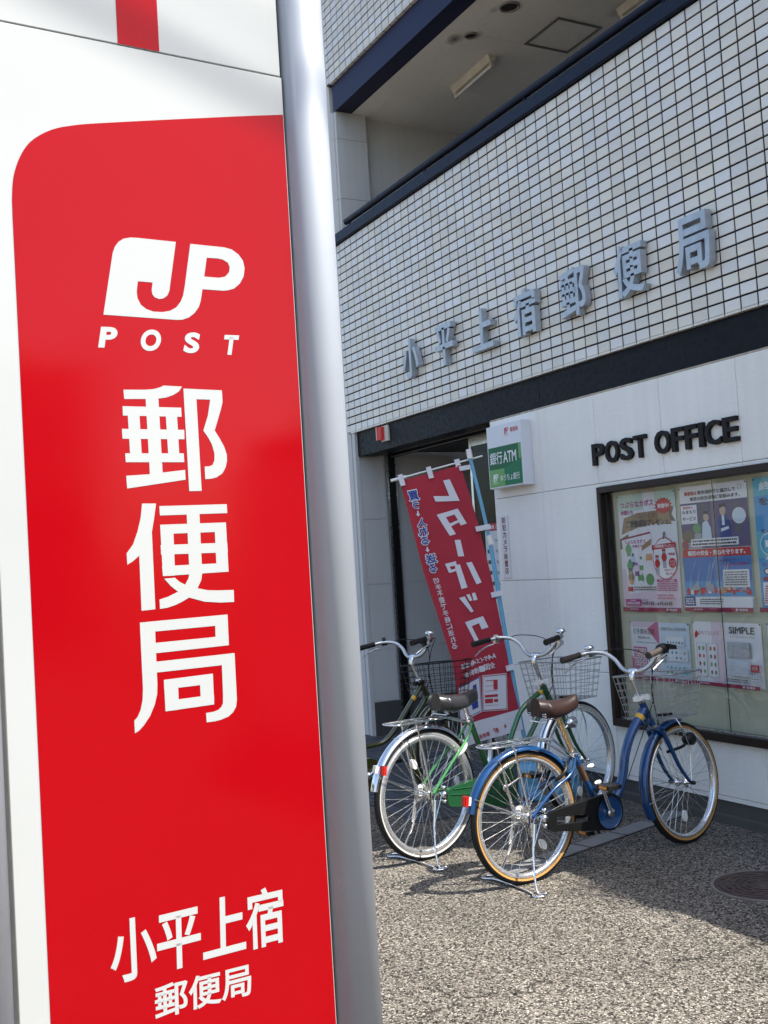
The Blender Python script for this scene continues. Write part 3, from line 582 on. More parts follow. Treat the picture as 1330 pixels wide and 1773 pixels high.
q = MB().poly([[(.03, .03), (.11, .03), (.11, .12), (.03, .12)]], lambda a, b, h: (a, -.001, b), 0, 0); q.build('print_block', mat('print_green', (.02, .20, .05), .5), yg)

# unseen shrub added on the low roof, its twigs streak the forecourt with shadow
sh = thing('shadow_shrub', 'unseen twiggy shrub in a clay pot, added on the low flat roof for its shadow', 'shrub', (6.72, .16, H_WING + .0))
MB().lathe([(0, 0), (.10, 0), (.14, .22), (.15, .24), (.13, .24), (.12, .21), (0, .20)], (0, 0, 0), (0, 0, 1), 20).build('pot', mat('clay_pot', (.20, .09, .05), .8), sh)
tw = MB(); lf = MB(); r4 = random.Random(5)
for k in range(22):
    a = r4.uniform(-1.25, 1.25); L_ = r4.uniform(.5, .95); y = r4.uniform(-.1, .1); p0 = Vector((0, 0, .2)); p2 = p0 + Vector((math.sin(a) * L_, y, math.cos(a) * L_ * .85)); p1 = (p0 + p2) / 2 + Vector((-.05 * math.sin(a), 0, .06))
    tw.tube(smooth_path([p0, p1, p2], 4), [.009, .008, .007, .007, .006, .005, .004, .003, .002][:9], 5)
    for j in range(9):
        f = r4.uniform(.35, 1); q = p0.lerp(p2, f) + Vector((r4.uniform(-.04, .04), r4.uniform(-.04, .04), r4.uniform(-.03, .05))); s = r4.uniform(.012, .028)
        u = Vector((r4.uniform(-1, 1), r4.uniform(-1, 1), r4.uniform(-1, 1))).normalized() * s; w_ = u.cross(Vector((r4.uniform(-1, 1), r4.uniform(-1, 1), r4.uniform(-1, 1)))).normalized() * s * .5
        lf.add([q - u, q - w_, q + u, q + w_], [(0, 1, 2, 3)])
tw.build('twigs', mat('twig_bark', (.08, .06, .04), .8), sh); lf.build('leaves', mat('leaf_green', (.05, .09, .02), .6), sh, kind='stuff')

# ------------------------------------------------------------------ notice case with posters
nc = thing('notice_case', 'brown framed glass notice case full of posters on the white wall below POST OFFICE', 'notice case')
brown = mat('bronze_frame', (.024, .015, .011), .42, spec=.3, metal=.1, var=.12, scale=6, wear=.08)
FW = .042
for (x0, x1, z0, z1) in ((CX0 + .002, CX1 - .002, CZ1 - FW, CZ1 - .002), (CX0 + .002, CX1 - .002, CZ0 + .002, CZ0 + FW + .008), (CX0 + .002, CX0 + FW - .006, CZ0 + FW + .009, CZ1 - FW - .001), (CX1 - FW, CX1 - .002, CZ0 + FW + .009, CZ1 - FW - .001)):
    MB().bev(x0, x1, -.032, .11, z0, z1, .003).build('frame', brown, nc)
MB().box(CX0 + .036, CX0 + .050, .0, .058, CZ0 + FW + .01, CZ1 - FW - .002).build('inner_track', mat('dark_track', (.015, .013, .012), .4), nc)
MB().box(CX0 + .04, CX1 - .04, .062, .07, CZ0 + .04, CZ1 - .04).build('back_board', mat('beige_green_board', (.50, .50, .37), .8, var=.05, scale=4), nc)
MB().box(CX0 + .045, 4.405, .014, .019, CZ0 + .05, CZ1 - .043).build('pane', glass, nc)
MB().box(4.385, CX1 - .043, .002, .007, CZ0 + .05, CZ1 - .043).build('pane', glass, nc)
MB().box(4.4006, 4.4022, .0075, .0125, CZ0 + .05, CZ1 - .043).build('pane_seal', rubber, nc)
MB().box(CX0 + .05, CX1 - .05, -.002, .024, CZ0 + .0505, CZ0 + .056).build('glass_track', alu, nc)

PAL = {'w': (.78, .77, .78), 'pk': (.72, .58, .64), 'pg': (.52, .66, .55), 'mg': (.42, .03, .20), 'mr': (.28, .015, .06), 'rd': (.50, .012, .015), 'k': (.03, .03, .035),
       'br': (.30, .21, .11), 'db': (.16, .13, .09), 'gn': (.12, .33, .12), 'pu': (.14, .06, .22), 'or': (.62, .33, .12), 'bl': (.04, .17, .44), 'sb': (.06, .30, .58), 'nv': (.03, .06, .24),
       'vi': (.10, .075, .17), 'gy': (.38, .38, .40), 'sk': (.56, .40, .31), 'lb': (.58, .68, .76), 'cy': (.03, .33, .50), 'pp': (.58, .16, .26), 'dg': (.10, .11, .12), 'tq': (.10, .42, .52)}
PK = list(PAL); PM = [mat('print_' + k, c, .45) for k, c in PAL.items()]; PI = {k: i for i, k in enumerate(PK)}
class Poster:
    def __init__(s, name, lab, x, z, w, h, base='w', grp='posters pinned in the notice case', tilt=0):
        s.t = thing(name, lab, 'poster', (x, .0605, z), group=grp); s.t.rotation_euler = (0, tilt, 0)
        s.w, s.h = w, h; s.a = MB(); s.l = MB(); s.y = -.0030
        q = MB(); n = 6
        vs = [(w * i / n, -.002 - .0025 * math.sin(3.1 * i / n + x * 5) ** 2 * (j / n), h * j / n) for j in range(n + 1) for i in range(n + 1)]
        q.add(vs, [(j * (n + 1) + i, j * (n + 1) + i + 1, (j + 1) * (n + 1) + i + 1, (j + 1) * (n + 1) + i) for j in range(n) for i in range(n)])
        q.build('paper', PM[PI[base]], s.t); s.y = -.0052
    def P(s, pts, c): s.y -= .00009; s.a.poly([[(p[0] * s.w, p[1] * s.h) for p in pts]], lambda u, v, h: (u, s.y, v), 0, PI[c])
    def Rr(s, x0, y0, x1, y1, c): s.P([(x0, y0), (x1, y0), (x1, y1), (x0, y1)], c)
    def E(s, cx, cy, rx, ry, c, n=18, a0=0): s.P([(cx + rx * math.cos(a0 + 2 * math.pi * k / n), cy + ry * math.sin(a0 + 2 * math.pi * k / n)) for k in range(n)], c)
    def T(s, st, x0, y0, x1, y1, c, b=.01, sl=0): text_on(s.l, st, (x0 * s.w, s.y - .0004, y0 * s.h), ((x1 - x0) * s.w, 0, sl * s.h), (0, 0, (y1 - y0) * s.h), b, PI[c], res=2)
    def lines(s, x0, y0, x1, y1, n, c, seed=1):
        r = random.Random(seed)
        for k in range(n):
            y = y1 - (y1 - y0) * (k + .5) / n; hh = (y1 - y0) / n * .26; x = x0
            while x < x1 - .01:
                q = x + r.uniform(.012, .05); q = min(q, x1); s.Rr(x, y - hh, q, y + hh, c); x = q + .008
    def done(s):
        s.Rr(0, 0, 1, .034 if s.h > .5 else .06, 'mr'); hh = .034 if s.h > .5 else .06
        jp_logo(s.l, .76 * s.w, hh * .2 * s.h, .035 * s.w, hh * .6 * s.h, s.y - .0004, PI['w']); s.T('郵便局', .81, hh * .2, .93, hh * .8, 'w'); s.T('JP POST', .14, hh * .3, .28, hh * .7, 'w')
        s.a.build('printed_artwork', PM, s.t); s.l.build('lettering', PM, s.t)
        for px_ in (.012, .988): MB().lathe([(.004, 0), (.0035, -.003), (0, -.0038)], (px_ * s.w, -.0075, (.985) * s.h), (0, 1, 0), 8).build('pin', black_pl, s.t)

p = Poster('poster', 'pink and green poster with brown ribbon and red starburst, upper left in the case', 3.545, 1.145, .507, .715, 'w', tilt=.006)
p.Rr(0, .03, 1, .36, 'pk'); p.Rr(0, .86, 1, 1, 'pg'); p.Rr(.46, .86, .66, 1, 'w')
p.P([(0, .62), (.16, .66), (.16, .56), (0, .53)], 'db'); p.P([(.80, .85), (.97, .86), (.93, .80), (.99, .74), (.84, .75)], 'db')
p.P([(.10, .80), (.35, .835), (.62, .84), (.88, .835), (.92, .72), (.62, .735), (.35, .715), (.04, .66)], 'br')
p.T('つぶらなカボス', .05, .885, .64, .94, 'mg', .03); p.T('仲間たち', .05, .825, .27, .865, 'mg', .03)
p.T('2039名様', .38, .785, .66, .825, 'db', .01); p.T('ご愛顧感謝プレゼント', .13, .715, .88, .775, 'k', .02)
p.P([(.80 + (.155 if k % 2 else .115) * math.cos(k * math.pi / 16), .875 + (.075 if k % 2 else .056) * math.sin(k * math.pi / 16)) for k in range(32)], 'rd'); p.T('実施中!', .70, .855, .90, .895, 'w', .03)
p.P([(.03, .62), (.55, .665), (.63, .18), (.12, .15)], 'w'); p.P([(.03, .625), (.55, .67), (.55, .655), (.03, .61)], 'mr')
p.T('つぶらなカボス', .08, .575, .46, .61, 'mg', .03); p.T('仲間たち', .22, .54, .40, .567, 'mg', .03)
p.P([(.38, .51), (.40, .56), (.56, .61), (.55, .56)], 'br')
for (cx, cy, c1, c2) in ((.15, .53, 'gn', 'gn'), (.22, .44, 'lb', 'pu'), (.16, .39, 'gn', 'dg'), (.36, .41, 'w', 'gn'), (.50, .45, 'or', 'w'), (.17, .29, 'br', 'or'), (.34, .28, 'gn', 'w'), (.28, .36, 'pk', 'pu')):
    p.E(cx, cy, .055, .045, c1); p.Rr(cx - .035, cy - .06, cx + .035, cy - .02, c2); p.Rr(cx - .018, cy + .03, cx + .018, cy + .055, c2)
p.E(.50, .27, .07, .05, 'gn'); p.Rr(.10, .17, .19, .21, 'rd'); p.lines(.21, .175, .60, .215, 2, 'db', 4)
p.E(.78, .44, .205, .175, 'rd', 30); p.E(.78, .44, .195, .166, 'w', 30); p.P([(.76, .60), (.79, .60), (.81, .66), (.78, .66)], 'db')
p.P([(.57, .555), (.97, .57), (.97, .53), (.57, .515)], 'rd'); p.T('ご愛顧感謝プレゼント', .60, .53, .95, .557, 'w', .02)
for cx, cy in ((.65, .40), (.77, .45)): p.Rr(cx - .03, cy - .09, cx + .03, cy + .07, 'gy'); p.E(cx, cy, .045, .035, 'rd'); p.Rr(cx - .028, cy + .05, cx + .028, cy + .07, 'rd')
p.E(.90, .40, .062, .042, 'rd'); p.T('つぶらな', .855, .405, .945, .422, 'w', .02); p.T('リンゴ', .86, .38, .94, .40, 'w', .02); p.T('新商品', .85, .465, .95, .487, 'rd', .02)
p.T('10本セット', .76, .335, .92, .355, 'rd', .02); p.T('当たる!', .78, .305, .90, .325, 'rd', .02)
p.Rr(.62, .245, .95, .268, 'mg'); p.T('プレゼント概要', .66, .249, .91, .264, 'w'); p.lines(.62, .17, .96, .24, 4, 'mg', 5); p.lines(.62, .10, .90, .15, 2, 'pp', 6)
p.Rr(.06, .05, .33, .105, 'mg'); p.T('お申込み期間', .08, .058, .31, .082, 'w', .02); p.T('対象', .14, .087, .24, .10, 'w', .01)
p.T('4月1日', .36, .052, .55, .085, 'k', .03); p.T('~6月30日', .57, .052, .86, .085, 'k', .03); p.T('2021年', .36, .09, .46, .104, 'k', .01)
p.done()

p = Poster('poster', 'poster with two people, red band and blue sky scene, between pink and blue posters', 4.092, 1.148, .510, .712, 'w', tilt=.003)
p.T('郵便局は', .08, .925, .27, .958, 'rd', .03); p.T('東京消防庁と協力して', .28, .925, .84, .958, 'k', .02); p.T('東京の防災活動に取組みます。', .16, .88, .90, .912, 'k', .02)
p.E(.90, .955, .03, .02, 'gy'); p.E(.90, .955, .022, .015, 'w')
p.Rr(.0, .50, 1, .865, 'vi'); p.Rr(.30, .52, .42, .865, 'dg'); p.Rr(.78, .50, .92, .865, 'vi'); p.Rr(.80, .60, .88, .85, 'dg'); p.Rr(.0, .50, .3, .62, 'gy'); p.E(.1, .6, .10, .05, 'db'); p.E(.24, .66, .06, .04, 'gn')
p.P([(.30, .53), (.46, .53), (.45, .66), (.40, .72), (.33, .70)], 'lb'); p.E(.39, .745, .042, .036, 'sk'); p.P([(.345, .76), (.37, .79), (.42, .79), (.435, .75), (.42, .765), (.37, .77)], 'k')
p.P([(.52, .53), (.76, .53), (.74, .68), (.70, .75), (.58, .75), (.53, .68)], 'nv'); p.P([(.62, .67), (.66, .67), (.655, .75), (.625, .75)], 'w'); p.E(.64, .785, .046, .04, 'sk'); p.P([(.59, .80), (.60, .835), (.68, .84), (.69, .80), (.66, .815)], 'k'); p.P([(.60, .62), (.72, .64), (.71, .66), (.60, .645)], 'w')
p.Rr(.01, .70, .26, .85, 'w'); p.T('郵便局の', .05, .82, .20, .84, 'rd', .02); p.T('みまもり', .03, .78, .24, .81, 'k', .03); p.T('サービス', .03, .725, .24, .757, 'k', .03)
p.E(.87, .735, .095, .062, 'w', 24); p.E(.87, .735, .085, .055, 'lb', 24)
p.Rr(.14, .515, .84, .575, 'w'); p.lines(.16, .52, .82, .57, 2, 'k', 9); p.E(.05, .53, .05, .04, 'rd'); p.E(.05, .53, .025, .03, 'dg')
p.Rr(0, .43, 1, .495, 'rd'); p.T('都民の安全・安心を守ります。', .08, .443, .93, .484, 'w', .035)
p.Rr(0, .12, 1, .43, 'bl'); p.Rr(0, .12, 1, .24, 'sb')
for k in range(34):
    r_ = random.Random(k); cx = r_.uniform(.02, .95); p.Rr(cx, .13 + r_.uniform(0, .03), cx + r_.uniform(.03, .07), .165 + r_.uniform(0, .03), r_.choice(['rd', 'rd', 'dg', 'w', 'pp', 'or', 'gy']))
for k in range(9):
    r_ = random.Random(k + 50); a = r_.uniform(.05, .6); p.P([(a, .2), (a + .006, .2), (a + .10, .38 + r_.uniform(0, .04)), (a + .09, .38)], 'lb')
for k in range(12):
    r_ = random.Random(k + 90); a = r_.uniform(0, .95); p.Rr(a, .17, a + .05, .19 + r_.uniform(0, .05), 'gy')
p.T('東京消防庁からの', .56, .385, .80, .405, 'vi', .02, .01); p.T('お子さまがいる家庭へ', .62, .35, .96, .375, 'mg', .02, .01)
p.Rr(.60, .19, .97, .325, 'w'); p.lines(.62, .20, .94, .315, 6, 'dg', 12)
p.Rr(0, .034, 1, .118, 'w'); p.Rr(0, .045, .17, .12, 'nv'); p.lines(.02, .055, .15, .11, 3, 'w', 13); p.lines(.24, .055, .58, .105, 3, 'dg', 14)
p.done()

p = Poster('poster', 'blue poster at the upper right of the notice case, cut by the frame edge', 4.648, 1.148, .51, .712, 'sb')
p.Rr(0, .86, 1, 1, 'tq'); p.Rr(0, .40, 1, .60, 'tq'); p.T('終活', .08, .90, .40, .965, 'w', .02); p.T('を始める', .06, .79, .60, .85, 'k', .03)
p.T('老人ホーム', .06, .585, .40, .615, 'nv', .02)
for cx in (.17, .50, .83): p.E(cx, .50, .13, .085, 'w', 24); p.E(cx, .50, .122, .079, 'cy', 24); p.Rr(cx - .06, .48, cx + .06, .53, 'w')
p.T('あなたらしく', .10, .385, .62, .41, 'w', .02); p.T('日本郵便', .05, .335, .35, .365, 'nv', .02)
for k in range(3): p.E(.12 + k * .15, .30, .06, .025, 'k'); p.E(.12 + k * .15, .30, .045, .017, 'w')
p.Rr(.05, .23, 1, .26, 'mr'); p.Rr(.04, .05, .96, .22, 'w'); p.lines(.07, .06, .93, .20, 8, 'rd', 20); p.done()

def stamp_rows(p, x0, x1, y0, y1, nx_, ny_, cols, seed):
    r = random.Random(seed)
    for i in range(nx_):
        for j in range(ny_):
            cx = x0 + (x1 - x0) * (i + .5) / nx_; cy = y0 + (y1 - y0) * (j + .5) / ny_; rx = (x1 - x0) / nx_ * .40; ry = (y1 - y0) / ny_ * .40
            p.Rr(cx - rx, cy - ry, cx + rx, cy + ry, 'w'); c = r.choice(cols); p.E(cx, cy, rx * .7, ry * .7, c, 7, r.random() * 3)
            if r.random() < .5: p.Rr(cx - rx * .6, cy - ry * .7, cx + rx * .3, cy - ry * .45, 'dg')
p = Poster('poster', 'stamp poster with a pink triangle and pale blue half, lower left in the case', 3.581, .736, .507, .347, 'w', tilt=.012)
p.Rr(0, .06, .5, 1, 'pk'); p.Rr(.02, .1, .48, .9, 'w'); p.Rr(.5, .06, 1, 1, 'lb'); p.P([(.30, .88), (.45, 1), (.5, 1), (.5, .60)], 'pp'); p.P([(0, .06), (0, .4), (.2, .06)], 'pp')
p.T('切手趣味週間', .05, .78, .42, .88, 'k', .0); p.T('郵便創業150年', .13, .70, .34, .745, 'k', 0); p.lines(.1, .62, .45, .66, 1, 'gy', 2)
p.Rr(.04, .20, .28, .56, 'pp'); stamp_rows(p, .05, .27, .22, .54, 4, 4, ['rd', 'pp', 'nv', 'or'], 3); stamp_rows(p, .32, .47, .16, .34, 3, 3, ['dg', 'rd'], 4)
p.T('GREETING DESIGNS', .54, .87, .96, .92, 'dg', 0)
p.Rr(.62, .62, .92, .78, 'w'); stamp_rows(p, .63, .91, .63, .71, 6, 1, ['cy', 'nv'], 5); p.Rr(.55, .36, .97, .56, 'w'); stamp_rows(p, .62, .96, .37, .55, 5, 2, ['gy', 'cy', 'lb'], 6)
stamp_rows(p, .60, .94, .12, .30, 5, 2, ['tq', 'gn', 'nv'], 7); p.E(.57, .38, .05, .06, 'tq', 5); p.E(.95, .2, .04, .06, 'tq', 5); p.done()
p = Poster('poster', 'white and pink stamp poster headed SIMPLE, bottom centre of the notice case', 4.119, .739, .505, .352, 'w', tilt=.012)
p.Rr(.28, .06, .46, 1, 'pk'); p.T('おもてなしの花', .09, .79, .40, .86, 'pp', 0); p.P([(.03, .72), (.09, .80), (.05, .86), (.02, .80)], 'rd')
p.Rr(.04, .12, .19, .66, 'gy'); p.Rr(.045, .125, .185, .655, 'w'); stamp_rows(p, .05, .18, .14, .64, 2, 4, ['pp', 'rd', 'nv', 'gn'], 8); p.Rr(.22, .12, .36, .66, 'gy'); p.Rr(.225, .125, .355, .655, 'w'); stamp_rows(p, .23, .35, .14, .64, 2, 4, ['rd', 'gn', 'pp', 'dg'], 9)
p.T('SIMPLE', .55, .83, .91, .94, 'k', .015); p.T('グリーティング(シンプル)', .56, .765, .91, .80, 'k', 0); p.Rr(.51, .46, .85, .70, 'gy'); stamp_rows(p, .515, .845, .465, .695, 10, 5, ['gy', 'dg'], 10)
p.Rr(.51, .18, .85, .42, 'lb'); stamp_rows(p, .515, .845, .19, .41, 12, 6, ['lb', 'w'], 11); p.Rr(.88, .27, 1, .38, 'rd'); p.T('切手', .90, .29, .98, .36, 'w', 0); stamp_rows(p, .88, .99, .10, .24, 3, 3, ['dg', 'gy'], 12); p.lines(.54, .09, .84, .15, 2, 'dg', 5); p.done()
p = Poster('poster', 'pale sheet at the lower right of the notice case beside the SIMPLE poster', 4.664, .74, .505, .35, 'lb', tilt=.01)
p.Rr(.05, .5, .95, .9, 'w'); p.lines(.08, .52, .9, .86, 5, 'gy', 8); p.Rr(.05, .12, .95, .45, 'sb'); p.done()

# ------------------------------------------------------------------ the tall red sign in front
sz = math.radians(93.27714)
ss = thing('post_sign', 'tall white and red sign board between silver posts in the foreground', 'sign', (6.729, -3.795, 0), sz)
white_face = mat('sign_white', (.365, .38, .375), .10, spec=.28, coat=0, var=.025, scale=1.7, wear=.035, bump=.012, bscale=2.5, dist=.004)
red_face = mat('sign_red', (.275, .0012, .004), .11, spec=.17, coat=0, var=.03, scale=1.9, wear=.04, bump=.012, bscale=2.5, dist=.004)
MB().bev(-.287, .3425, -.0, .05, .30, 2.5765, .0015).build('lower_panel', white_face, ss)
MB().bev(-.287, .3395, -.0, .05, 2.5785, 3.60, .0015).build('upper_panel', white_face, ss)
MB().box(-.29, .345, .0505, .09, .28, 3.62).build('back_frame', alu, ss)
FS = lambda u, v, h: (u, -.0004 - h, v)
redp = [(u, v) for u, v in RED]; redp[0] = (.3415, .32); redp[-1] = (-.233, .32)
redp = [(min(u, .3402), v) for u, v in redp]
top_i = 4; sm_ = [redp[0], redp[3]] + [tuple(q[:2]) for q in smooth_path([(q[0], q[1], 0) for q in redp[3:16]], 5)][1:] + redp[16:]
MB().poly([sm_], FS, .0004).build('red_field', red_face, ss)
q = MB(); q.poly([[(-.0172, 2.5795), (.0685, 2.5795), (.0685, 3.02), (-.0172, 3.02)]], FS, .0004); q.poly([[(-.17, 3.0205), (.22, 3.0205), (.22, 3.10), (-.17, 3.10)]], FS, .0004); q.poly([[(-.17, 3.19), (.22, 3.19), (.22, 3.27), (-.17, 3.27)]], FS, .0004)
q.build('postal_mark', red_face, ss)
wt = mat('sign_letter_white', (.365, .38, .375), .14, spec=.3)
for key in (YU, BIN, KYOKU):
    q = MB()
    for i, lp in enumerate(key):
        q.poly([lp], (lambda i: lambda u, v, h: (u, -.0010 - h - i * .00002, v))(i), .0002)
    q.build('character', wt, ss)
def smooth_loop(pts, keep=.5):
    return pts
MB().poly(JP, lambda u, v, h: (u, -.0010 - h, v), .0003).build('logo', wt, ss)
def V2(p): return Vector((p[0], -.0013, p[1]))
for ch, (bl, br_, tl_) in zip('POST', POST):
    q = MB(); text_on(q, ch, V2(bl), V2(br_) - V2(bl), V2(tl_) - V2(bl), .045, res=8); q.build('letter', wt, ss)
for ch, (bl, br_, tl_) in zip(['小', '平', '上', '宿', '郵便局'], KO):
    q = MB(); text_on(q, ch, V2(bl), V2(br_) - V2(bl), V2(tl_) - V2(bl), .019, res=8); q.build('character', wt, ss)
silver = mat('silver_paint', (.37, .40, .44), .55, metal=.3, var=.03, scale=3, wear=.05, bump=.01, bscale=4)
for u in (.3985, -.3445):
    MB().lathe([(0, 3.79), (.030, 3.785), (.0515, 3.765), (.0515, 0), (.0, 0)], (u, .012, 0), (0, 0, 1), 48).build('post', silver, ss)
MB().box(-.34, .39, .02, .08, .20, .279).build('lower_rail', silver, ss)

# ------------------------------------------------------------------ banner
T0 = (3.1, -.42, 0); BZ = math.atan2(.88314, .46911)
bn = thing('advertising_banner', 'faded red cloth banner seen from behind on a leaning light blue pole beside the entrance', 'banner', T0, BZ)
def bdep(r_, z): return -.02 + .0010 * math.sin(r_ * 45 - z * 9) + .009 * math.sin(r_ * 21 + z * 2.3) + .006 * math.sin(r_ * 9 - z * 5.1) + .003 * math.sin(z * 11 + r_ * 30)
def FB(e): return lambda u, v, h: (u, bdep(u, v) - e - .0035, v)
def cpoly(mb, loops, e, mi=0):                        # flat print that follows the folds of the cloth
    L3 = [[Vector((p[0], p[1], 0)) for p in lp] for lp in loops]; flat = [p for lp in loops for p in lp]
    st = [tuple(tuple(flat[i][:2]) for i in t_) for t_ in tessellate_polygon(L3)]; F_ = FB(e)
    while st:
        t_ = st.pop(); ln = [math.dist(t_[i], t_[(i + 1) % 3]) for i in range(3)]; k = ln.index(max(ln))
        if ln[k] > .03:
            a, b_, c_ = t_[k], t_[(k + 1) % 3], t_[(k + 2) % 3]; m_ = ((a[0] + b_[0]) / 2, (a[1] + b_[1]) / 2); st += [(a, m_, c_), (m_, b_, c_)]
        else: mb.add([F_(p[0], p[1], 0) for p in t_], [(0, 1, 2)], mi)
def edge(pl, t):
    k = t * (len(pl) - 1); i = min(int(k), len(pl) - 2); f = k - i; return (pl[i][0] * (1 - f) + pl[i + 1][0] * f, pl[i][1] * (1 - f) + pl[i + 1][1] * f)
def resample(pl):
    L_ = [0]; 
    for a, b in zip(pl, pl[1:]): L_.append(L_[-1] + math.dist(a, b))
    out = []
    for k in range(41):
        d_ = L_[-1] * k / 40; i = max(j for j in range(len(L_)) if L_[j] <= d_ + 1e-9); i = min(i, len(pl) - 2); f = (d_ - L_[i]) / (L_[i + 1] - L_[i]); out.append((pl[i][0] * (1 - f) + pl[i + 1][0] * f, pl[i][1] * (1 - f) + pl[i + 1][1] * f))
    return out
EL, ER = resample(BEDL), resample(BEDR); W_ = 14
vs_ = []
for k in range(41):
    for j in range(W_ + 1):
        f = j / W_; u = EL[k][0] * (1 - f) + ER[k][0] * f; v = EL[k][1] * (1 - f) + ER[k][1] * f; vs_.append((u, bdep(u, v), v))
q = MB(); KW = 37
q.add(vs_[:(KW + 1) * (W_ + 1)], [(k * (W_ + 1) + j, k * (W_ + 1) + j + 1, (k + 1) * (W_ + 1) + j + 1, (k + 1) * (W_ + 1) + j) for k in range(KW) for j in range(W_)], 0, True)
cloth_red = mat('banner_red_cloth', (.37, .038, .056), .88, spec=.1, var=.06, scale=6, bump=.25, bscale=420)
cloth_white = mat('banner_white_cloth', (.62, .62, .66), .8, bump=.2, bscale=420)
q.build('cloth', cloth_red, bn)
q = MB(); q.add(vs_[KW * (W_ + 1):], [(k * (W_ + 1) + j, k * (W_ + 1) + j + 1, (k + 1) * (W_ + 1) + j + 1, (k + 1) * (W_ + 1) + j) for k in range(40 - KW) for j in range(W_)], 0, True)
q.build('cloth_hem', cloth_white, bn)
q = MB()
for i, lp in enumerate(BAN): cpoly(q, [lp] + ([BHOLE[0]] if i == 1 else []), .001 + i * .00003)
q.build('lettering', cloth_white, bn)
blue_print = mat('banner_blue_print', (.02, .05, .26), .7)
def mirrored(mb, ch, cx, cz, w_, h_, bold, e, mi=0, tilt=.22):
    if ch == '↓':
        mb.poly([[(cx - w_ * .16, cz + h_ * .5), (cx + w_ * .16, cz + h_ * .5), (cx + w_ * .2, cz), (cx + w_ * .5, cz), (cx + .002, cz - h_ * .5), (cx - w_ * .5, cz), (cx - w_ * .12, cz)]], FB(e), 0, mi); return
    v, f, a, b = glyphs(ch, bold, 2)
    mb.add([FB(e)(cx + (.5 - p[0]) * w_ + (.5 - p[1]) * h_ * tilt, cz + (p[1] - .5) * h_ + (.5 - p[0]) * w_ * .12, 0) for p in v], f, mi)
q = MB()
for ch, cx, cz, w_, h_ in BTXT:
    if ch != '↓': mirrored(q, ch, cx, cz, w_ * 1.22, h_ * 1.22, .085, .003)
    else: mirrored(q, ch, cx, cz, w_, h_, 0, .003)
q.build('lettering', cloth_white, bn)
q = MB()
for ch, cx, cz, w_, h_ in BTXT:
    if ch != '↓': mirrored(q, ch, cx, cz, w_, h_, .03, .0045)
q.build('lettering', blue_print, bn)
q = MB()
for ch, cx, cz, w_, h_ in BTX2: mirrored(q, ch, cx, cz, w_, h_, .012, .003)
for ch, cx, cz, w_, h_ in BTX3: mirrored(q, ch, cx, cz, w_, h_, .02, .003, tilt=.1)
q.build('lettering', cloth_white, bn)
q = MB(); cpoly(q, [BPK[0]], .0010); cpoly(q, [BPK[1]], .0016)
def quad_in(quad, a0, b0, a1, b1):
    A, B, C_, D = quad[:4]
    def m(a, b): return tuple((A[i] * (1 - a) + B[i] * a) * (1 - b) + (D[i] * (1 - a) + C_[i] * a) * b for i in (0, 1))
    return [m(a0, b0), m(a1, b0), m(a1, b1), m(a0, b1)]
for (a0, b0, a1, b1, c) in ((.02, .02, .98, .04, 1), (.02, .96, .98, .98, 1), (.02, .02, .04, .98, 1), (.96, .02, .98, .98, 1), (.15, .15, .6, .17, 1), (.45, .16, .62, .42, 1), (.1, .3, .45, .31, 1), (.1, .44, .6, .45, 1), (.1, .55, .62, .62, 1), (.1, .66, .42, .78, 1), (.46, .68, .62, .76, 1), (.1, .84, .62, .85, 1)):
    cpoly(q, [quad_in(BPK[0], a0, b0, a1, b1)], .0030, c)
Q2 = [BPK[1][0], BPK[1][1], BPK[1][2], BPK[1][3]]
for (a0, b0, a1, b1, c) in ((.02, .0, .98, .03, 2), (.95, .02, .98, .98, 2), (.4, .25, .8, .32, 2), (.62, .15, .8, .4, 2), (.2, .62, .8, .66, 2), (.45, .66, .8, .82, 2), (.05, .95, .9, .97, 2)):
    cpoly(q, [quad_in(Q2, a0, b0, a1, b1)], .0030, c)
q.build('printed_envelopes', [cloth_white, mat('banner_red_print', (.38, .02, .03), .7), blue_print], bn)
q = MB()
hx, hz_ = BWH[1][0]; ex, ez = BWH[1][1]
for i, ch in enumerate('局便郵'):
    mirrored(q, ch, -.300 + i * .022, .4035 + i * .0075, .021, .027, .02, .004)
v_ = [[(1 - (p_[0] - .0) , p_[1]) for p_ in lp] for lp in JP]
us = [p_[0] for p_ in JP[0]]; v2 = [p_[1] for p_ in JP[0]]; u0, u1, w0, w1 = min(us), max(us), min(v2), max(v2)
q.poly([[(-.222 + (1 - (p_[0] - u0) / (u1 - u0)) * .034, .428 + (p_[1] - w0) / (w1 - w0) * .026) for p_ in lp] for lp in JP], FB(.004), 0, 0)
q.poly([[(-.150, .455), (-.143, .453), (-.139, .462), (-.144, .480), (-.150, .468)]], FB(.004), 0, 0)
q.build('lettering', mat('banner_red_print', (.38, .02, .03), .7), bn)
blue_pole = mat('light_blue_plastic', (.14, .38, .56), .35)
pp_ = smooth_path([(u, -.03 + .01 * i, v) for i, (u, v) in enumerate(BPOLE)], 6)
MB().tube(pp_, [.014 if p_.z < 1.65 else .0115 for p_ in pp_], 10).build('pole', blue_pole, bn)
u, v = BPOLE[0]; MB().tube([(u + .004, -.03, v - .03), (u - .003, -.03, v + .03)], .018, 10).build('pole_cap', white_pl, bn)
u, v = BPOLE[1]; MB().tube([(u + .012, -.02, v - .05), (u - .004, -.02, v + .01)], .019, 10).build('joint_collar', white_pl, bn)
MB().tube([(BBAR[0][0], -.018, BBAR[0][1]), (BBAR[1][0], -.018, BBAR[1][1])], .0055, 8).build('cross_bar', white_pl, bn)
MB().tube([(BBAR[0][0] - .001, -.018, BBAR[0][1]), (BBAR[0][0] + .10, -.018, BBAR[0][1] + .0207)], .010, 8).build('bar_sleeve', white_pl, bn)
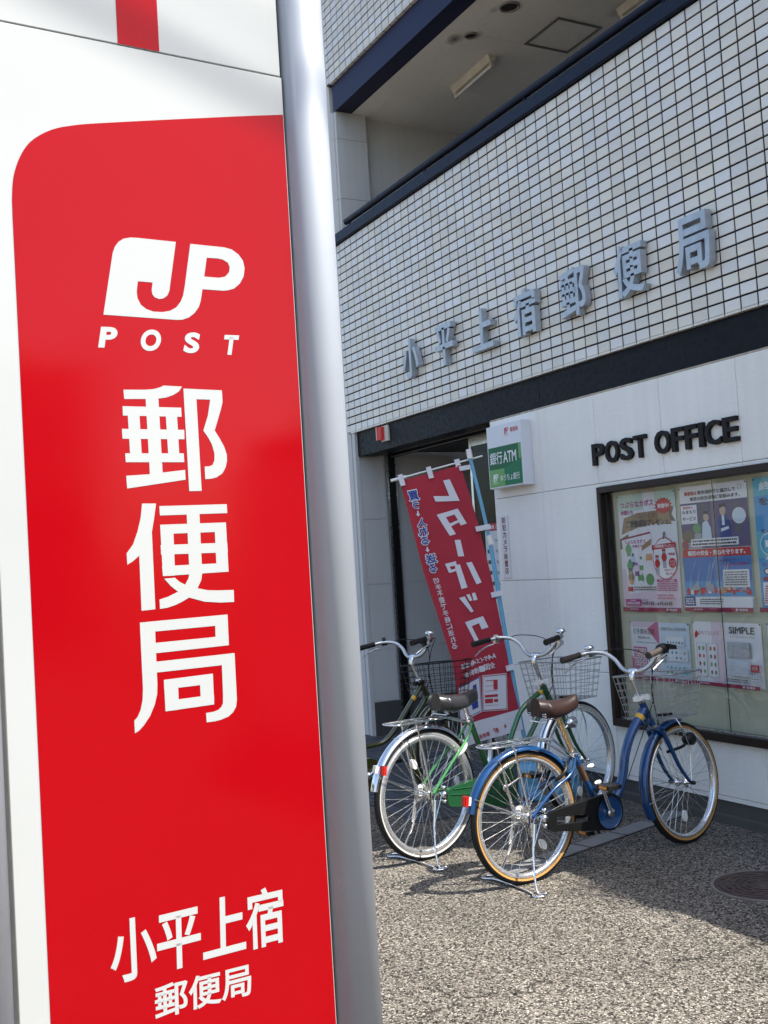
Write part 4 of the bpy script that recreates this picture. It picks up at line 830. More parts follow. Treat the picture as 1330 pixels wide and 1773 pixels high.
for f in (.03, .5, .97):
    cu = EL[0][0] * (1 - f) + ER[0][0] * f; cv = EL[0][1] * (1 - f) + ER[0][1] * f; sl = .207
    bu = cu - .006; bv = BBAR[0][1] + (bu - BBAR[0][0]) * sl + .012
    MB().obox(((cu + bu) / 2, -.022, (cv + bv) / 2 - .012), (.016, 0, .003), (0, .009, 0), (-.008, 0, (bv - cv) / 2 + .022)).build('loop', cloth_white, bn)
for k in (10, 20, 31):
    u, v = ER[k]; pu = min(pp_, key=lambda p_: abs(p_.z - v - .01))
    MB().obox(((u - .02 + pu.x + .02) / 2, -.028, v + .01), ((pu.x - u) / 2 + .025, 0, .006), (0, .017, 0), (-.003, 0, .016)).build('loop', cloth_white, bn)
u, v = ER[0]; MB().obox((u + .025, -.028, v - .02), (.035, 0, .004), (0, .014, 0), (-.003, 0, .014)).build('loop', cloth_white, bn)
# water tank holding the pole
tk = thing('banner_base_tank', 'round light blue plastic water tank weighting the banner pole behind the bicycles', 'water tank', (3.13, -.30, 0))
MB().lathe([(0, 0), (.185, 0), (.20, .02), (.20, .085), (.19, .105), (.20, .12), (.20, .19), (.182, .212), (.06, .218), (.045, .245), (0, .245)], (0, 0, 0), (0, 0, 1), 40).build('tank', blue_pole, tk)
MB().lathe([(.024, .246), (.024, .275), (0, .275)], (.10, 0, -.02), (0, 0, 1), 16).build('filler_cap', white_pl, tk)
MB().tube([(-.02, -.06, .2), (-.015, -.05, .32)], .02, 12).build('pole_socket', white_pl, tk)

# ------------------------------------------------------------------ bicycles
def ring(mb, prof, cx, cz, a0, a1, n, mi=0, closed=False, smooth=True, cy=0):     # sweep (radius, y) profile about the y axis
    m = n if closed else n + 1; vs = []
    for r_, y in prof:
        for j in range(m):
            a = a0 + (a1 - a0) * j / n; vs.append((cx + r_ * math.cos(a), cy + y, cz + r_ * math.sin(a)))
    fs = []
    for i in range(len(prof) - 1):
        for j in range(n):
            k = (j + 1) % m; fs.append((i * m + j, (i + 1) * m + j, (i + 1) * m + k, i * m + k))
    return mb.add(vs, fs, mi, smooth)
TWO = 2 * math.pi
def wheel_meshes(key, r, side_m, rim_w, tr=.0175):
    c = r - tr; ty = MB(); k = 16
    pr_ = [(c + tr * math.cos(TWO * i / k), tr * math.sin(TWO * i / k)) for i in range(k + 1)]
    ring(ty, pr_[:5], 0, 0, 0, TWO, 72, 0, True); ring(ty, pr_[-5:], 0, 0, 0, TWO, 72, 0, True); ring(ty, pr_[4:7], 0, 0, 0, TWO, 72, 1, True); ring(ty, pr_[10:13], 0, 0, 0, TWO, 72, 1, True)
    for i in range(120):                                  # tread blocks
        a = TWO * i / 120; R0 = c + tr
        for s_ in (-1, 1):
            cc = Vector((R0 * math.cos(a), 0, R0 * math.sin(a))); t = Vector((-math.sin(a), 0, math.cos(a))); n_ = Vector((math.cos(a), 0, math.sin(a)))
            ty.obox(cc + Vector((0, s_ * .0055, 0)) - n_ * .0008, t * .0050, Vector((0, .0038, 0)), n_ * .0016, 0)
    tyre = ty.mesh('tyre', [rubber, side_m])
    rm = MB(); ro = c - tr * .62; ri = ro - rim_w
    ring(rm, [(ro, -.0150), (ro - .002, -.0172), (ri + .004, -.0160), (ri, -.009), (ri, .009), (ri + .004, .0160), (ro - .002, .0172), (ro, .0150)], 0, 0, 0, TWO, 72, 0, True)
    rim = rm.mesh('rim', rim_metal)
    return tyre, rim, ri
rim_metal = mat('polished_rim', (.78, .78, .77), .22, metal=.85, wear=.08)
spoke_m = mat('steel_spoke', (.72, .72, .70), .22, metal=1)
def spoke_meshes(ri, fl):
    out = []
    for s_ in (-1, 1):
        for d_ in (-1, 1):
            a = R(62) * d_; rh = .021; p0 = (rh * math.cos(a), s_ * fl, rh * math.sin(a)); p1 = (ri + .002, s_ * .001, 0)
            out.append(MB().tube([p0, p1], .00125, 5, caps=False).mesh('spoke', spoke_m))
    return out
def steer_matrix(h0, h1, ang):
    a = (Vector(h1) - Vector(h0)).normalized(); h0 = Vector(h0)
    return Matrix.Translation(h0) @ Matrix.Rotation(ang, 4, a) @ Matrix.Translation(-h0)
def bicycle(spec, label, loc, rz, group):
    S_ = spec; r = S_['r']; wb = S_['wb']; t = thing('bicycle', label, 'bicycle', loc, rz, group)
    fr, fr2 = S_['frame'], S_.get('frame2', S_['frame'])
    ht, hb = S_['headT'], S_['headB']; HT = (ht[0], 0, ht[1]); HB = (hb[0], 0, hb[1]); SM = steer_matrix(HB, HT, S_['steer'])
    def steered(o): o.matrix_local = SM @ o.matrix_local; return o
    tyre, rim, ri = wheel_meshes('', r, S_['side'], S_['rim_w'])
    def wheel(name, cx, fl, st=False, ang0=0.1):
        e = bpy.data.objects.new(name, None); col.objects.link(e); e.parent = t; e.location = (cx, 0, r); e.empty_display_size = .05
        if st: e.matrix_local = SM @ Matrix.Translation((cx, 0, r))
        link('tyre', tyre, e); link('rim', rim, e)
        hm = MB(); hm.lathe([(0, -.055), (.006, -.055), (.006, -fl - .006), (.024, -fl - .004), (.024, -fl), (.012, -fl + .004), (.012, fl - .004), (.024, fl), (.024, fl + .004), (.006, fl + .006), (.006, .055), (0, .055)], (0, 0, 0), (0, 1, 0), 16)
        hm.build('hub', chrome, e)
        sp = spoke_meshes(ri, fl)
        for i in range(36):
            o = link('spoke', sp[i % 4], e); o.rotation_euler = (0, -(TWO * i / 36 + ang0), 0)
        v = MB(); a = 2.2; v.tube([((ri) * math.cos(a), 0, ri * math.sin(a)), ((ri - .03) * math.cos(a), 0, (ri - .03) * math.sin(a))], .003, 6); v.build('valve', black_pl, e)
        a = S_['refl'] if not st else -1.7
        rr_ = .55 * r; q = MB(); u = Vector((math.cos(a), 0, math.sin(a))); w_ = Vector((-math.sin(a), 0, math.cos(a)))
        vs1 = [u * rr_ + u * (.028 * math.cos(TWO * k / 18)) + w_ * (.017 * math.sin(TWO * k / 18)) for k in range(18)]
        q.add([p_ + Vector((0, -.012, 0)) for p_ in vs1] + [p_ + Vector((0, .0, 0)) for p_ in vs1], [tuple(range(18)), tuple(range(18, 36))] + [(k, (k + 1) % 18, (k + 1) % 18 + 18, k + 18) for k in range(18)])
        q.build('spoke_reflector', clear_lens, e); return e
    wheel('rear_wheel', 0, .030); wheel('front_wheel', wb, .028, True, .25)
    # frame
    f = MB(); bb = S_['bb']; cl = S_['clamp']
    f.tube([(hb[0], 0, hb[1]), (ht[0], 0, ht[1])], .0185, 12)
    for path, rad in S_['tubes']: f.tube(smooth_path([(a, 0, b) for a, b in path], 6) if len(path) > 2 else [(a, 0, b) for a, b in path], rad, 12)
    sx, sz_ = cl
    f.tube([(bb[0], 0, bb[1]), (sx, 0, sz_)], .0155, 12)
    f.tube([(bb[0], -.034, bb[1]), (bb[0], .034, bb[1])], .021, 14)
    for s_ in (-1, 1):
        f.tube(smooth_path([(bb[0] - .01, s_ * .022, bb[1]), (bb[0] - .12, s_ * .042, bb[1] + .015), (0.01, s_ * .058, r)], 5), .0088, 8)
        f.box(-.022, .022, s_ * .058 - .003, s_ * .058 + .003, r - .022, r + .020)
    f.build('frame', fr, t)
    f = MB()
    for s_ in (-1, 1): f.tube(smooth_path([(sx, s_ * .018, sz_ - .03), (sx - .05, s_ * .034, sz_ - .10), (sx * .45, s_ * .052, r + (sz_ - r) * .42), (0.0, s_ * .058, r + .01)], 5), .0075, 8)
    f.build('seat_stays', fr2, t)
    if S_.get('band'):
        a, b = .52, .80; f = MB(); P_ = lambda k: (bb[0] + (sx - bb[0]) * k, 0, bb[1] + (sz_ - bb[1]) * k)
        f.tube([P_(.50), P_(.76)], .0162, 12); f.build('brown_tape', mat('brown_tape', (.07, .035, .018), .5), t)
        f = MB(); f.tube([P_(.485), P_(.50)], .0166, 12); f.tube([P_(.76), P_(.775)], .0166, 12); f.build('white_ring', white_pl, t)
    MB().tube([(sx + .004, 0, sz_ - .022), (sx - .004, 0, sz_ + .004)], .0195, 12).build('seat_clamp', chrome, t)
    MB().tube([(sx - .002, -.04, sz_ - .008), (sx - .05, -.045, sz_ + .0)], .004, 6).build('seat_lever', chrome, t)
    for k in (0, 1):
        a = Vector((ht[0], 0, ht[1])); b = Vector((hb[0], 0, hb[1])); d = (a - b).normalized()
        p0 = a if k == 0 else b - d * .012
        MB().tube([p0, p0 + d * .014], .0215, 14).build('headset', chrome, t)
    # label patch near the head
    # fork
    cr = (hb[0] + (hb[0] - ht[0]) * .22, hb[1] + (hb[1] - ht[1]) * .22)
    f = MB(); f.tube([(cr[0], -.042, cr[1]), (cr[0], 0, cr[1] + .012), (cr[0], .042, cr[1])], .013, 10); f.tube([(hb[0], 0, hb[1]), (cr[0], 0, cr[1])], .015, 10)
    for s_ in (-1, 1):
        dx = wb - cr[0]; dz = r - cr[1]
        pts = smooth_path([(cr[0], s_ * .042, cr[1]), (cr[0] + dx * .30, s_ * .050, cr[1] + dz * .38), (cr[0] + dx * .60, s_ * .053, cr[1] + dz * .72), (wb, s_ * .055, r)], 5)
        n_ = len(pts); f.tube(pts, [.0135 - .0055 * i / n_ for i in range(n_)], 10)
    steered(f.build('fork', S_.get('forkm', fr), t))
    q = MB()
    for s_ in (-1, 1): q.lathe([(0, -.012), (.010, -.012), (.011, .0), (.009, .012), (0, .014)], (wb, s_ * .068, r), (0, s_, 0), 12)
    steered(q.build('axle_nuts', black_pl if S_.get('blacknut') else chrome, t))
    # fenders
    fm_ = S_['fender']; R1 = r + .018
    pf = lambda R_: [(R_ - .012, -.026), (R_ - .002, -.023), (R_ + .004, -.012), (R_ + .0055, 0), (R_ + .004, .012), (R_ - .002, .023), (R_ - .012, .026)]
    def fender(cx, a0, a1, name):
        q = MB(); ring(q, pf(R1), cx, r, a0, a1, 44); ring(q, [(a - .0015, b) for a, b in pf(R1)][::-1], cx, r, a0, a1, 44); return q.build(name, fm_, t)
    fender(0, R(22), R(168), 'rear_fender'); steered(fender(wb, R(84), R(205), 'front_fender'))
    q = MB()
    for s_ in (-1, 1):
        for a in (R(150), R(162)) if s_ else (): pass
        q.tube([(0, s_ * .056, r), (R1 * math.cos(R(156)), s_ * .028, r + R1 * math.sin(R(156)))], .0022, 6)
        q.tube([(0, s_ * .056, r), (R1 * math.cos(R(118)), s_ * .030, r + R1 * math.sin(R(118)))], .0022, 6)
    q.build('fender_stay', chrome, t)
    q = MB()
    for s_ in (-1, 1): q.tube([(wb, s_ * .056, r), (wb + R1 * math.cos(R(190)), s_ * .027, r + R1 * math.sin(R(190)))], .0022, 6)
    steered(q.build('fender_stay', chrome, t))
    a = R(150 if r > .32 else 158); ca_, sa_ = math.cos(a), math.sin(a); cc_ = Vector((R1 * ca_, 0, r + R1 * sa_)); n_ = Vector((ca_, 0, sa_)) * .4 + Vector((-.6, 0, 0)); n_.normalize(); t_ = Vector((-n_.z, 0, n_.x))
    q = MB(); q.obox(cc_ + n_ * .030, n_ * .009, (0, .015, 0), t_ * .023); q.obox(cc_ + n_ * .041, n_ * .004, (0, .011, 0), t_ * .018); q.build('tail_reflector', mat('tail_red', (.40, .012, .008), .2, coat=.4), t)
    MB().obox(cc_ + n_ * .014, n_ * .0075, (0, .012, 0), t_ * .018).build('reflector_mount', white_pl, t)
    # rear rack
    rz_ = S_['rack_z']; q = MB(); L0, L1 = -.235, .15
    loop = [(L1, -.055, rz_ - .004), (L0 + .08, -.062, rz_), (L0 + .02, -.045, rz_ + .001), (L0, 0, rz_ + .002), (L0 + .02, .045, rz_ + .001), (L0 + .08, .062, rz_), (L1, .055, rz_ - .004)]
    q.tube(smooth_path(loop, 6), .0042, 8)
    for y in (-.028, .028): q.tube([(L0 + .012, y, rz_), (L1 - .0, y, rz_ - .003)], .0030, 8)
    for x in (L0 + .06, -.02, L1 - .01): q.tube([(x, -.06, rz_ - .005), (x, .06, rz_ - .005)], .0034, 8)
    q.tube([(L1, -.055, rz_ - .004), (sx - .012, -.02, sz_ - .03)], .0045, 8); q.tube([(L1, .055, rz_ - .004), (sx - .012, .02, sz_ - .03)], .0045, 8)
    for s_ in (-1, 1): q.tube([(-.012, s_ * .066, r), (-.085, s_ * .064, rz_ - .01)], .0055, 8)
    q.build('rear_rack', chrome, t)
    # saddle
    ss_, sz2, sl = S_['saddle']; sm2 = S_['saddle_m']; q = MB(); NL, NC = 16, 16
    for i in range(NL + 1):
        a = i / NL; x = ss_ + (a - .42) * sl; wd = .092 * (1 - a) ** 1.15 + .026 * a ** .35 if a > .12 else .102 * (math.sqrt(max(0, 1 - ((.12 - a) / .125) ** 2)) * .85 + .13)
        top = sz2 + .036 * (1 - a) ** 2 + .034 * a ** 3 + .012; th = .118 * (1 - a * .60)
        if i == NL: wd *= .55; th *= .7; top -= .008
        for j in range(NC):
            b = TWO * j / NC; cy_ = math.cos(b); sn = math.sin(b)
            yy = wd * math.copysign(abs(cy_) ** .8, cy_); z = top - .036 + (.036 * max(0, sn) ** .7 if sn >= 0 else -th * .62 * abs(sn) ** .9 * (1 - .35 * (1 - abs(cy_))))
            q.v.append((x, yy, z - .010 * abs(cy_) ** 3)); 
    for i in range(NL):
        for j in range(NC):
            k = (j + 1) % NC; q.f.append((i * NC + j, i * NC + k, (i + 1) * NC + k, (i + 1) * NC + j)); q.m.append(0); q.sm.append(True)
    q.f += [tuple(range(NC)), tuple(range(NL * NC, NL * NC + NC))]; q.m += [0, 0]; q.sm += [False, False]
    q.build('saddle', sm2, t)
    q = MB()
    for s_ in (-1, 1):
        q.tube(smooth_path([(ss_ - .09, s_ * .055, sz2 - .030), (ss_ - .02, s_ * .028, sz2 - .060), (ss_ + .12, s_ * .015, sz2 - .030)], 5), .0035, 6)
        for k in range(26):
            pass
        hel = [(ss_ - .095 + .012 * math.cos(k * .9), s_ * .052 + .012 * math.sin(k * .9), sz2 - .062 + k * .0012) for k in range(36)]; q.tube(hel, .0022, 5)
    q.tube([(ss_ - .10, -.055, sz2 - .063), (ss_ - .10, .055, sz2 - .063)], .005, 6)
    q.build('saddle_springs', chrome, t)
    MB().tube([(sx, 0, sz_ - .02), (sx + (sx - bb[0]) / (sz_ - bb[1]) * (sz2 - .045 - sz_), 0, sz2 - .045)], .0128, 14).build('seat_post', S_.get('postm', chrome), t)
    # chain case, chainring, cranks, pedals
    q = MB(); pts = []; rb, rr2 = S_['case_r'], .048
    x0, z0 = bb; cz0 = r
    for k in range(15):
        a = R(-78) + R(156) * k / 14 + 0; pts.append((x0 + rb * math.cos(a), z0 + rb * math.sin(a)))
    for k in range(9):
        a = R(92) + R(176) * k / 8; pts.append((.105 + rr2 * .5 * math.cos(a), cz0 - .028 + rr2 * .95 * math.sin(a)))
    q.poly([pts] + ([S_['hole']] if S_.get('hole') else []), lambda u, v, h: (u, -.052 - h, v), .024)
    q.build('chain_case', S_['case_m'], t)
    q = MB()
    if S_.get('disc'):
        q.lathe([(0, 0), (rb * .80, 0), (rb * .84, -.002), (rb * .84, -.004)], (x0, -.0795, z0), (0, 1, 0), 40); q.build('chainring_cover', S_['disc'], t)
    else:
        q.tube([(pts[0][0] - .02, -.0765, z0 - rb * .25), (.10, -.0765, r - .012)], .003, 6); q.tube([(x0 - .04, -.0765, z0 + rb * .30), (.12, -.0765, r + .012)], .003, 6)
        q.lathe([(.03, 0), (.040, -.003), (.044, 0)], (x0, -.0765, z0), (0, 1, 0), 30); q.build('case_ribs', S_['case_m'], t)
    ca = S_['crank']; CL = .155
    for s_ in (-1, 1):
        dx, dz = math.cos(ca) * CL * -s_, math.sin(ca) * CL * -s_; y0 = s_ * .088; y1 = s_ * .100
        q = MB(); q.lathe([(0, -.008), (.020, -.008), (.020, .008), (0, .008)], (x0, y0, z0), (0, 1, 0), 16); q.tube([(x0, y0, z0), (x0 + dx, y1, z0 + dz)], [.011, .0085], 8); q.build('crank', chrome, t)
        q = MB(); px_, pz_ = x0 + dx, z0 + dz
        q.tube([(px_, y1, pz_), (px_, s_ * .20, pz_)], .006, 8); q.box(px_ - .040, px_ + .040, s_ * .155 - .042, s_ * .155 + .042, pz_ - .010, pz_ + .010); q.build('pedal', black_pl, t)
        for e in (-1, 1): MB().box(px_ + e * .041 - .0015, px_ + e * .041 + .0015, s_ * .155 - .026, s_ * .155 + .026, pz_ - .007, pz_ + .007).build('pedal_reflector', mat('amber_lens', (.55, .20, .02), .2, coat=.5), t)
    # two-legged stand
    q = MB()
    for s_ in (-1, 1):
        q.box(-.022, .026, s_ * .0685 - .002, s_ * .0685 + .002, r - .075, r + .006)
    ft = [(-.005, -.070, r - .03), (-.03, -.085, r * .52), (-.075, -.150, .012), (-.055, -.19, .006), (-.09, -.215, .006), (-.125, -.19, .006), (-.10, -.14, .008), (-.095, 0, .010), (-.10, .14, .008), (-.125, .19, .006), (-.09, .215, .006), (-.055, .19, .006), (-.075, .150, .012), (-.03, .085, r * .52), (-.005, .070, r - .03)]
    q.tube(smooth_path(ft, 5), .0056, 8)
    for s_ in (-1, 1): q.tube([(-.004, s_ * .078, r - .02), (-.028, s_ * .088, r * .55)], .010, 10)
    q.tube([(-.03, -.092, r * .60), (.03, -.094, r + .012)], .004, 6)
    q.build('kickstand', chrome, t)
    q = MB(); q.lathe([(0, -.02), (.015, -.02), (.017, 0), (.012, .02), (0, .02)], (.045, -.082, r + .0), (0, 1, 0), 12); q.lathe([(0, -.01), (.009, -.01), (.009, .02), (0, .02)], (.050, -.085, r + .035), (0, 1, 0), 10); q.lathe([(0, -.01), (.009, -.01), (.009, .02), (0, .02)], (.050, -.085, r - .035), (0, 1, 0), 10)
    q.build('axle_nuts', chrome, t)
    # rear drum brake
    MB().lathe([(0, -.01), (.045, -.01), (.048, .004), (.02, .014), (0, .014)], (0, .040, r), (0, 1, 0), 24).build('drum_brake', mat('dull_metal', (.35, .35, .34), .35, metal=.8), t)
    # ring lock over the rear wheel
    q = MB(); pts = [(sx - .105 + .0, .050 * math.cos(R(-60) + R(300) * k / 14), 0) for k in range(15)]
    al_ = R(40); cx_, cz_ = (r + .0) * math.cos(al_), r + (r + .0) * math.sin(al_); ux = Vector((math.cos(al_), 0, math.sin(al_))); 
    q.tube([Vector((cx_, 0, cz_)) - ux * .03 + ux * (.058 * math.sin(R(-55) + R(290) * k / 16)) + Vector((0, .050 * math.cos(R(-55) + R(290) * k / 16), 0)) for k in range(17)], .0095, 8)
    q.build('ring_lock', S_.get('lockm', black_pl), t)
    # stem and handlebar
    st = S_['stem']; q = MB(); q.tube([(ht[0], 0, ht[1] + .01), (st[0], 0, st[1] - .03)], .0115, 12); q.tube(smooth_path([(st[0] - .0, 0, st[1] - .035), (st[0] + .002, 0, st[1] - .012), (st[0] + .018, 0, st[1] + .004)], 4), .016, 10)
    q.tube([(st[0] + .02, -.02, st[1] + .006), (st[0] + .02, .02, st[1] + .006)], .0175, 12)
    steered(q.build('stem', S_.get('stemm', chrome), t))
    hx, hz = st[0] + .02, st[1] + .006
    side = [(0, 0, 0), (0, .04, .001), (.012, .085, .020), (.022, .130, .062), (.010, .180, .098), (-.035, .228, .110), (-.095, .256, .104), (-.215, .272, .088)]
    full = [(hx + a, -b, hz + c_) for a, b, c_ in side[::-1]] + [(hx + a, b, hz + c_) for a, b, c_ in side[1:]]
    steered(MB().tube(smooth_path(full, 6), .0112, 12).build('handlebar', alu, t))
    for s_ in (-1, 1):
        g0 = Vector((hx - .100, s_ * .2575, hz + .1035)); g1 = Vector((hx - .222, s_ * .2745, hz + .087))
        q = MB(); q.tube([g0, g0 * .8 + g1 * .2, g0 * .3 + g1 * .7, g1], [.0165, .0150, .0165, .0172], 14)
        steered(q.build('grip', S_['grip_m'], t))
        q = MB(); b0 = Vector((hx - .075, s_ * .250, hz + .105)); q.tube([b0 + Vector((-.008, 0, 0)), b0 + Vector((.012, -s_ * .006, 0))], .0165, 10); q.obox(b0 + Vector((.008, s_ * .004, -.022)), (.014, 0, 0), (0, .010, 0), (0, 0, .014)); q.build('lever_clamp', black_pl if S_.get('blacklever') else alu, t); steered(col.objects[-1] if False else t.children[-1])
        q = MB(); q.tube(smooth_path([b0 + Vector((.012, s_ * .012, -.030)), b0 + Vector((-.03, s_ * .030, -.040)), b0 + Vector((-.085, s_ * .034, -.062)), b0 + Vector((-.130, s_ * .030, -.085))], 5), .0048, 8); steered(q.build('brake_lever', alu, t))
    # bell or shifter
    bs = S_['bell']; b0 = Vector((hx - .045, bs * .236, hz + .118))
    q = MB(); q.lathe([(.006, -.012), (.026, 0), (.027, .006), (.020, .016), (.008, .021), (0, .022)], b0 + Vector((0, 0, .012)), (0, 0, 1), 18); steered(q.build('bell', chrome, t))
    if S_.get('shifter'):
        b0 = Vector((hx - .075, -.252, hz + .108)); q = MB(); q.lathe([(0, -.03), (.022, -.028), (.027, 0), (.024, .02), (0, .022)], b0, (1, -.1, 0), 16); q.obox(b0 + Vector((.03, -.02, .006)), (.03, 0, -.006), (0, .018, 0), (0, 0, .010)); steered(q.build('shifter', black_pl, t))
    # cables
    q = MB(); hp = Vector((ht[0] + .03, 0, ht[1] + .0))
    q.tube(smooth_path([(hx - .055, -.235, hz + .088), (hx + .05, -.17, hz + .10), (hx + .10, -.06, hz + .03), (hx + .085, -.03, hz - .10), (cr[0] + .02, -.01, cr[1] + .03)], 7), .0024, 6)
    q.tube(smooth_path([(hx - .055, .235, hz + .088), (hx + .07, .16, hz + .115), (hx + .11, -.01, hz + .065), (hx + .06, -.055, hz - .12), (ht[0] + .03, -.024, ht[1] - .05), (bb[0] + .1, -.022, bb[1] + .1)], 7), .0024, 6)
    steered(q.build('brake_cable', black_pl, t))
    # basket
    bx0, bx1, bz0, bz1 = S_['basket']; wm = S_['basket_m']; q = MB(); NR = S_.get('rings', 7)
    def rrect(x0, x1, y, z, n=7, cr_=.035):
        out = []
        for cx_, cy_, a0 in ((x1 - cr_, y - cr_, 0), (x0 + cr_, y - cr_, 90), (x0 + cr_, -y + cr_, 180), (x1 - cr_, -y + cr_, 270)):
            for k in range(n): a = R(a0 + 90 * k / (n - 1)); out.append(Vector((cx_ + cr_ * math.cos(a), cy_ + cr_ * math.sin(a), z)))
        return out
    def lv(f_): return (bx0 + .030 * (1 - f_), bx1 - .035 * (1 - f_), .158 + .032 * f_, bz0 + (bz1 - bz0) * f_)
    for k in range(NR):
        f_ = k / (NR - 1); q.tube(rrect(*lv(f_)), .0042 if k == NR - 1 else .0016, 6, closed=True)
    def per(f_, u):
        L_ = rrect(*lv(f_), 7); tot = [0]
        for i in range(len(L_)): tot.append(tot[-1] + (L_[(i + 1) % len(L_)] - L_[i]).length)
        d_ = u * tot[-1]; i = max(j for j in range(len(L_)) if tot[j] <= d_ + 1e-9); g_ = (d_ - tot[i]) / max(1e-9, tot[i + 1] - tot[i]); return L_[i].lerp(L_[(i + 1) % len(L_)], min(1, g_))
    NV = 30
    for k in range(NV): q.tube([per(0, k / NV), per(1, k / NV)], 0.0016, 5, caps=False)
    x0_, x1_, y_, z_ = lv(0)
    for k in range(1, 10): yy = -y_ + 2 * y_ * k / 10; q.tube([(x0_, yy, z_), (x1_, yy, z_)], 0.0016, 5)
    for k in range(1, 7): xx = x0_ + (x1_ - x0_) * k / 7; q.tube([(xx, -y_, z_), (xx, y_, z_)], 0.0016, 5)
    o = steered(q.build('basket', wm, t))
    q = MB(); q.obox((bx0 + .005, 0, bz0 + (bz1 - bz0) * .52), (.006, 0, 0), (0, .045, 0), (0, 0, .014)); q.obox(((bx0 + st[0]) / 2 - .0 + .01, 0, bz0 + (bz1 - bz0) * .5), (abs(bx0 - st[0]) / 2 + .01, 0, 0), (0, .012, 0), (0, 0, .012)); steered(q.build('basket_bracket', white_pl if wm is not black_pl else black_pl, t))
    q = MB(); xc = (bx0 + bx1) / 2 + .02; q.box(xc - .03, xc + .03, -.028, .028, z_ - .008, z_ + .012); steered(q.build('basket_plate', black_pl, t))
    q = MB()
    for s_ in (-1, 1): q.tube(smooth_path([(xc + .03, s_ * .03, z_), (xc + .045, s_ * .06, z_ - .06), (xc + .075, s_ * .062, z_ - .13), (wb + .02, s_ * .060, r + .16), (wb, s_ * .060, r)], 6), .0038, 8)
    steered(q.build('basket_stay', chrome, t))
    # lamp
    q = MB(); lx, lz, ly = S_['lamp']; q.lathe([(0, -.035), (.020, -.030), (.030, -.008), (.034, .022), (.030, .026), (0, .026)], (lx, ly, lz), (1, 0, -.05), 18); lampo = steered(q.build('headlamp', S_['lamp_m'], t))
    q = MB(); q.tube(smooth_path([(lx - .02, ly, lz - .01), (lx - .05, ly * .9, lz - .03), (cr[0] + .03, ly * .8, lz - .04)], 4), .008, 8); steered(q.build('lamp_bracket', S_['lamp_m'], t))
    # small yellow sticker near the head
    if S_.get('sticker'):
        (a, b), (c_, d_), rad = S_['sticker']; MB().tube([(a, 0, b), (c_, 0, d_)], rad, 14).build('sticker', mat('yellow_sticker_paint', (.62, .36, .03), .4), t)
    return t
blue_p = mat('blue_paint', (.004, .046, .150), .2, coat=.7, metal=.15, var=.05, scale=3)
green_p = mat('green_paint', (.022, .115, .035), .18, coat=.9, metal=.3)
green_l = mat('light_green_paint', (.05, .24, .065), .16, coat=.9, metal=.3)
case_g = mat('green_case', (.012, .070, .026), .25, coat=.6)
olive_p = mat('olive_paint', (.040, .046, .008), .2, coat=.8, metal=.2)
tan_side = mat('tan_sidewall', (.42, .215, .06), .75, spec=.2); grey_side = mat('dark_sidewall', (.035, .033, .030), .7)
tan_post = mat('reflected_tan_post', (.62, .42, .20), .25, metal=.9)  # chrome post, the tan it mirrors is put into its colour
GRP = 'bicycles parked in front of the entrance'
bicycle(dict(r=.305, wb=1.035, frame=blue_p, headT=(.790, .748), headB=(.856, .622), steer=R(9), side=tan_side, rim_w=.020, refl=-1.0, bb=(.455, .262), clamp=(.318, .568),
    tubes=[([(.806, .708), (.768, .668), (.700, .590), (.655, .500), (.628, .400), (.575, .310), (.465, .262)], .0235), ([(.405, .372), (.50, .366), (.622, .366)], .011), ([(.835, .655), (.805, .640), (.775, .640)], .016)],
    fender=blue_p, rack_z=.655, saddle=(.215, .795, .255), saddle_m=mat('brown_saddle', (.022, .010, .008), .45, spec=.35), case_r=.092, case_m=mat('black_case', (.006, .006, .006), .45, spec=.25), disc=blue_p, hole=[(.130, .258), (.335, .238), (.340, .256), (.335, .274), (.130, .296)],
    crank=R(113), stem=(.742, .898), grip_m=mat('dark_brown_grip', (.035, .024, .020), .7), bell=1, shifter=True, basket=(.800, 1.085, .655, .875), basket_m=wire_grey,
    lamp=(1.075, .520, -.045), lamp_m=black_pl, band=True, postm=tan_post, blacknut=True, sticker=((.762, .662), (.779, .680), .0242)),
    'blue step-through bicycle with brown saddle and tan-walled tyres, nearest the camera', (4.548, -1.478, 0), math.atan2(1.047, -.060), GRP)
bicycle(dict(r=.330, wb=1.150, frame=green_p, frame2=green_l, headT=(.893, .790), headB=(.955, .682), steer=R(4), side=mat('pale_sidewall', (.42, .42, .41), .6), rim_w=.026, refl=2.0, bb=(.475, .290), clamp=(.326, .680),
    tubes=[([(.905, .760), (.850, .738), (.720, .668), (.650, .575), (.602, .480), (.560, .380), (.485, .295)], .0150), ([(.948, .690), (.860, .620), (.760, .510), (.660, .400), (.50, .300)], .0150)],
    fender=chrome, rack_z=.712, saddle=(.225, .785, .285), saddle_m=mat('black_saddle', (.022, .022, .023), .28, coat=.3), case_r=.105, case_m=case_g,
    crank=R(20), stem=(.845, .950), grip_m=black_pl, bell=-1, basket=(.900, 1.235, .690, .912), basket_m=wire_grey,
    lamp=(1.02, .560, -.075), lamp_m=chrome, sticker=((.858, .742), (.880, .750), .0158), lockm=mat('grey_lock', (.5, .55, .5), .4)),
    'green bicycle with black saddle and chrome fenders, between the blue and the olive bicycle', (3.885, -1.625, 0), math.atan2(1.182, -.200), GRP)
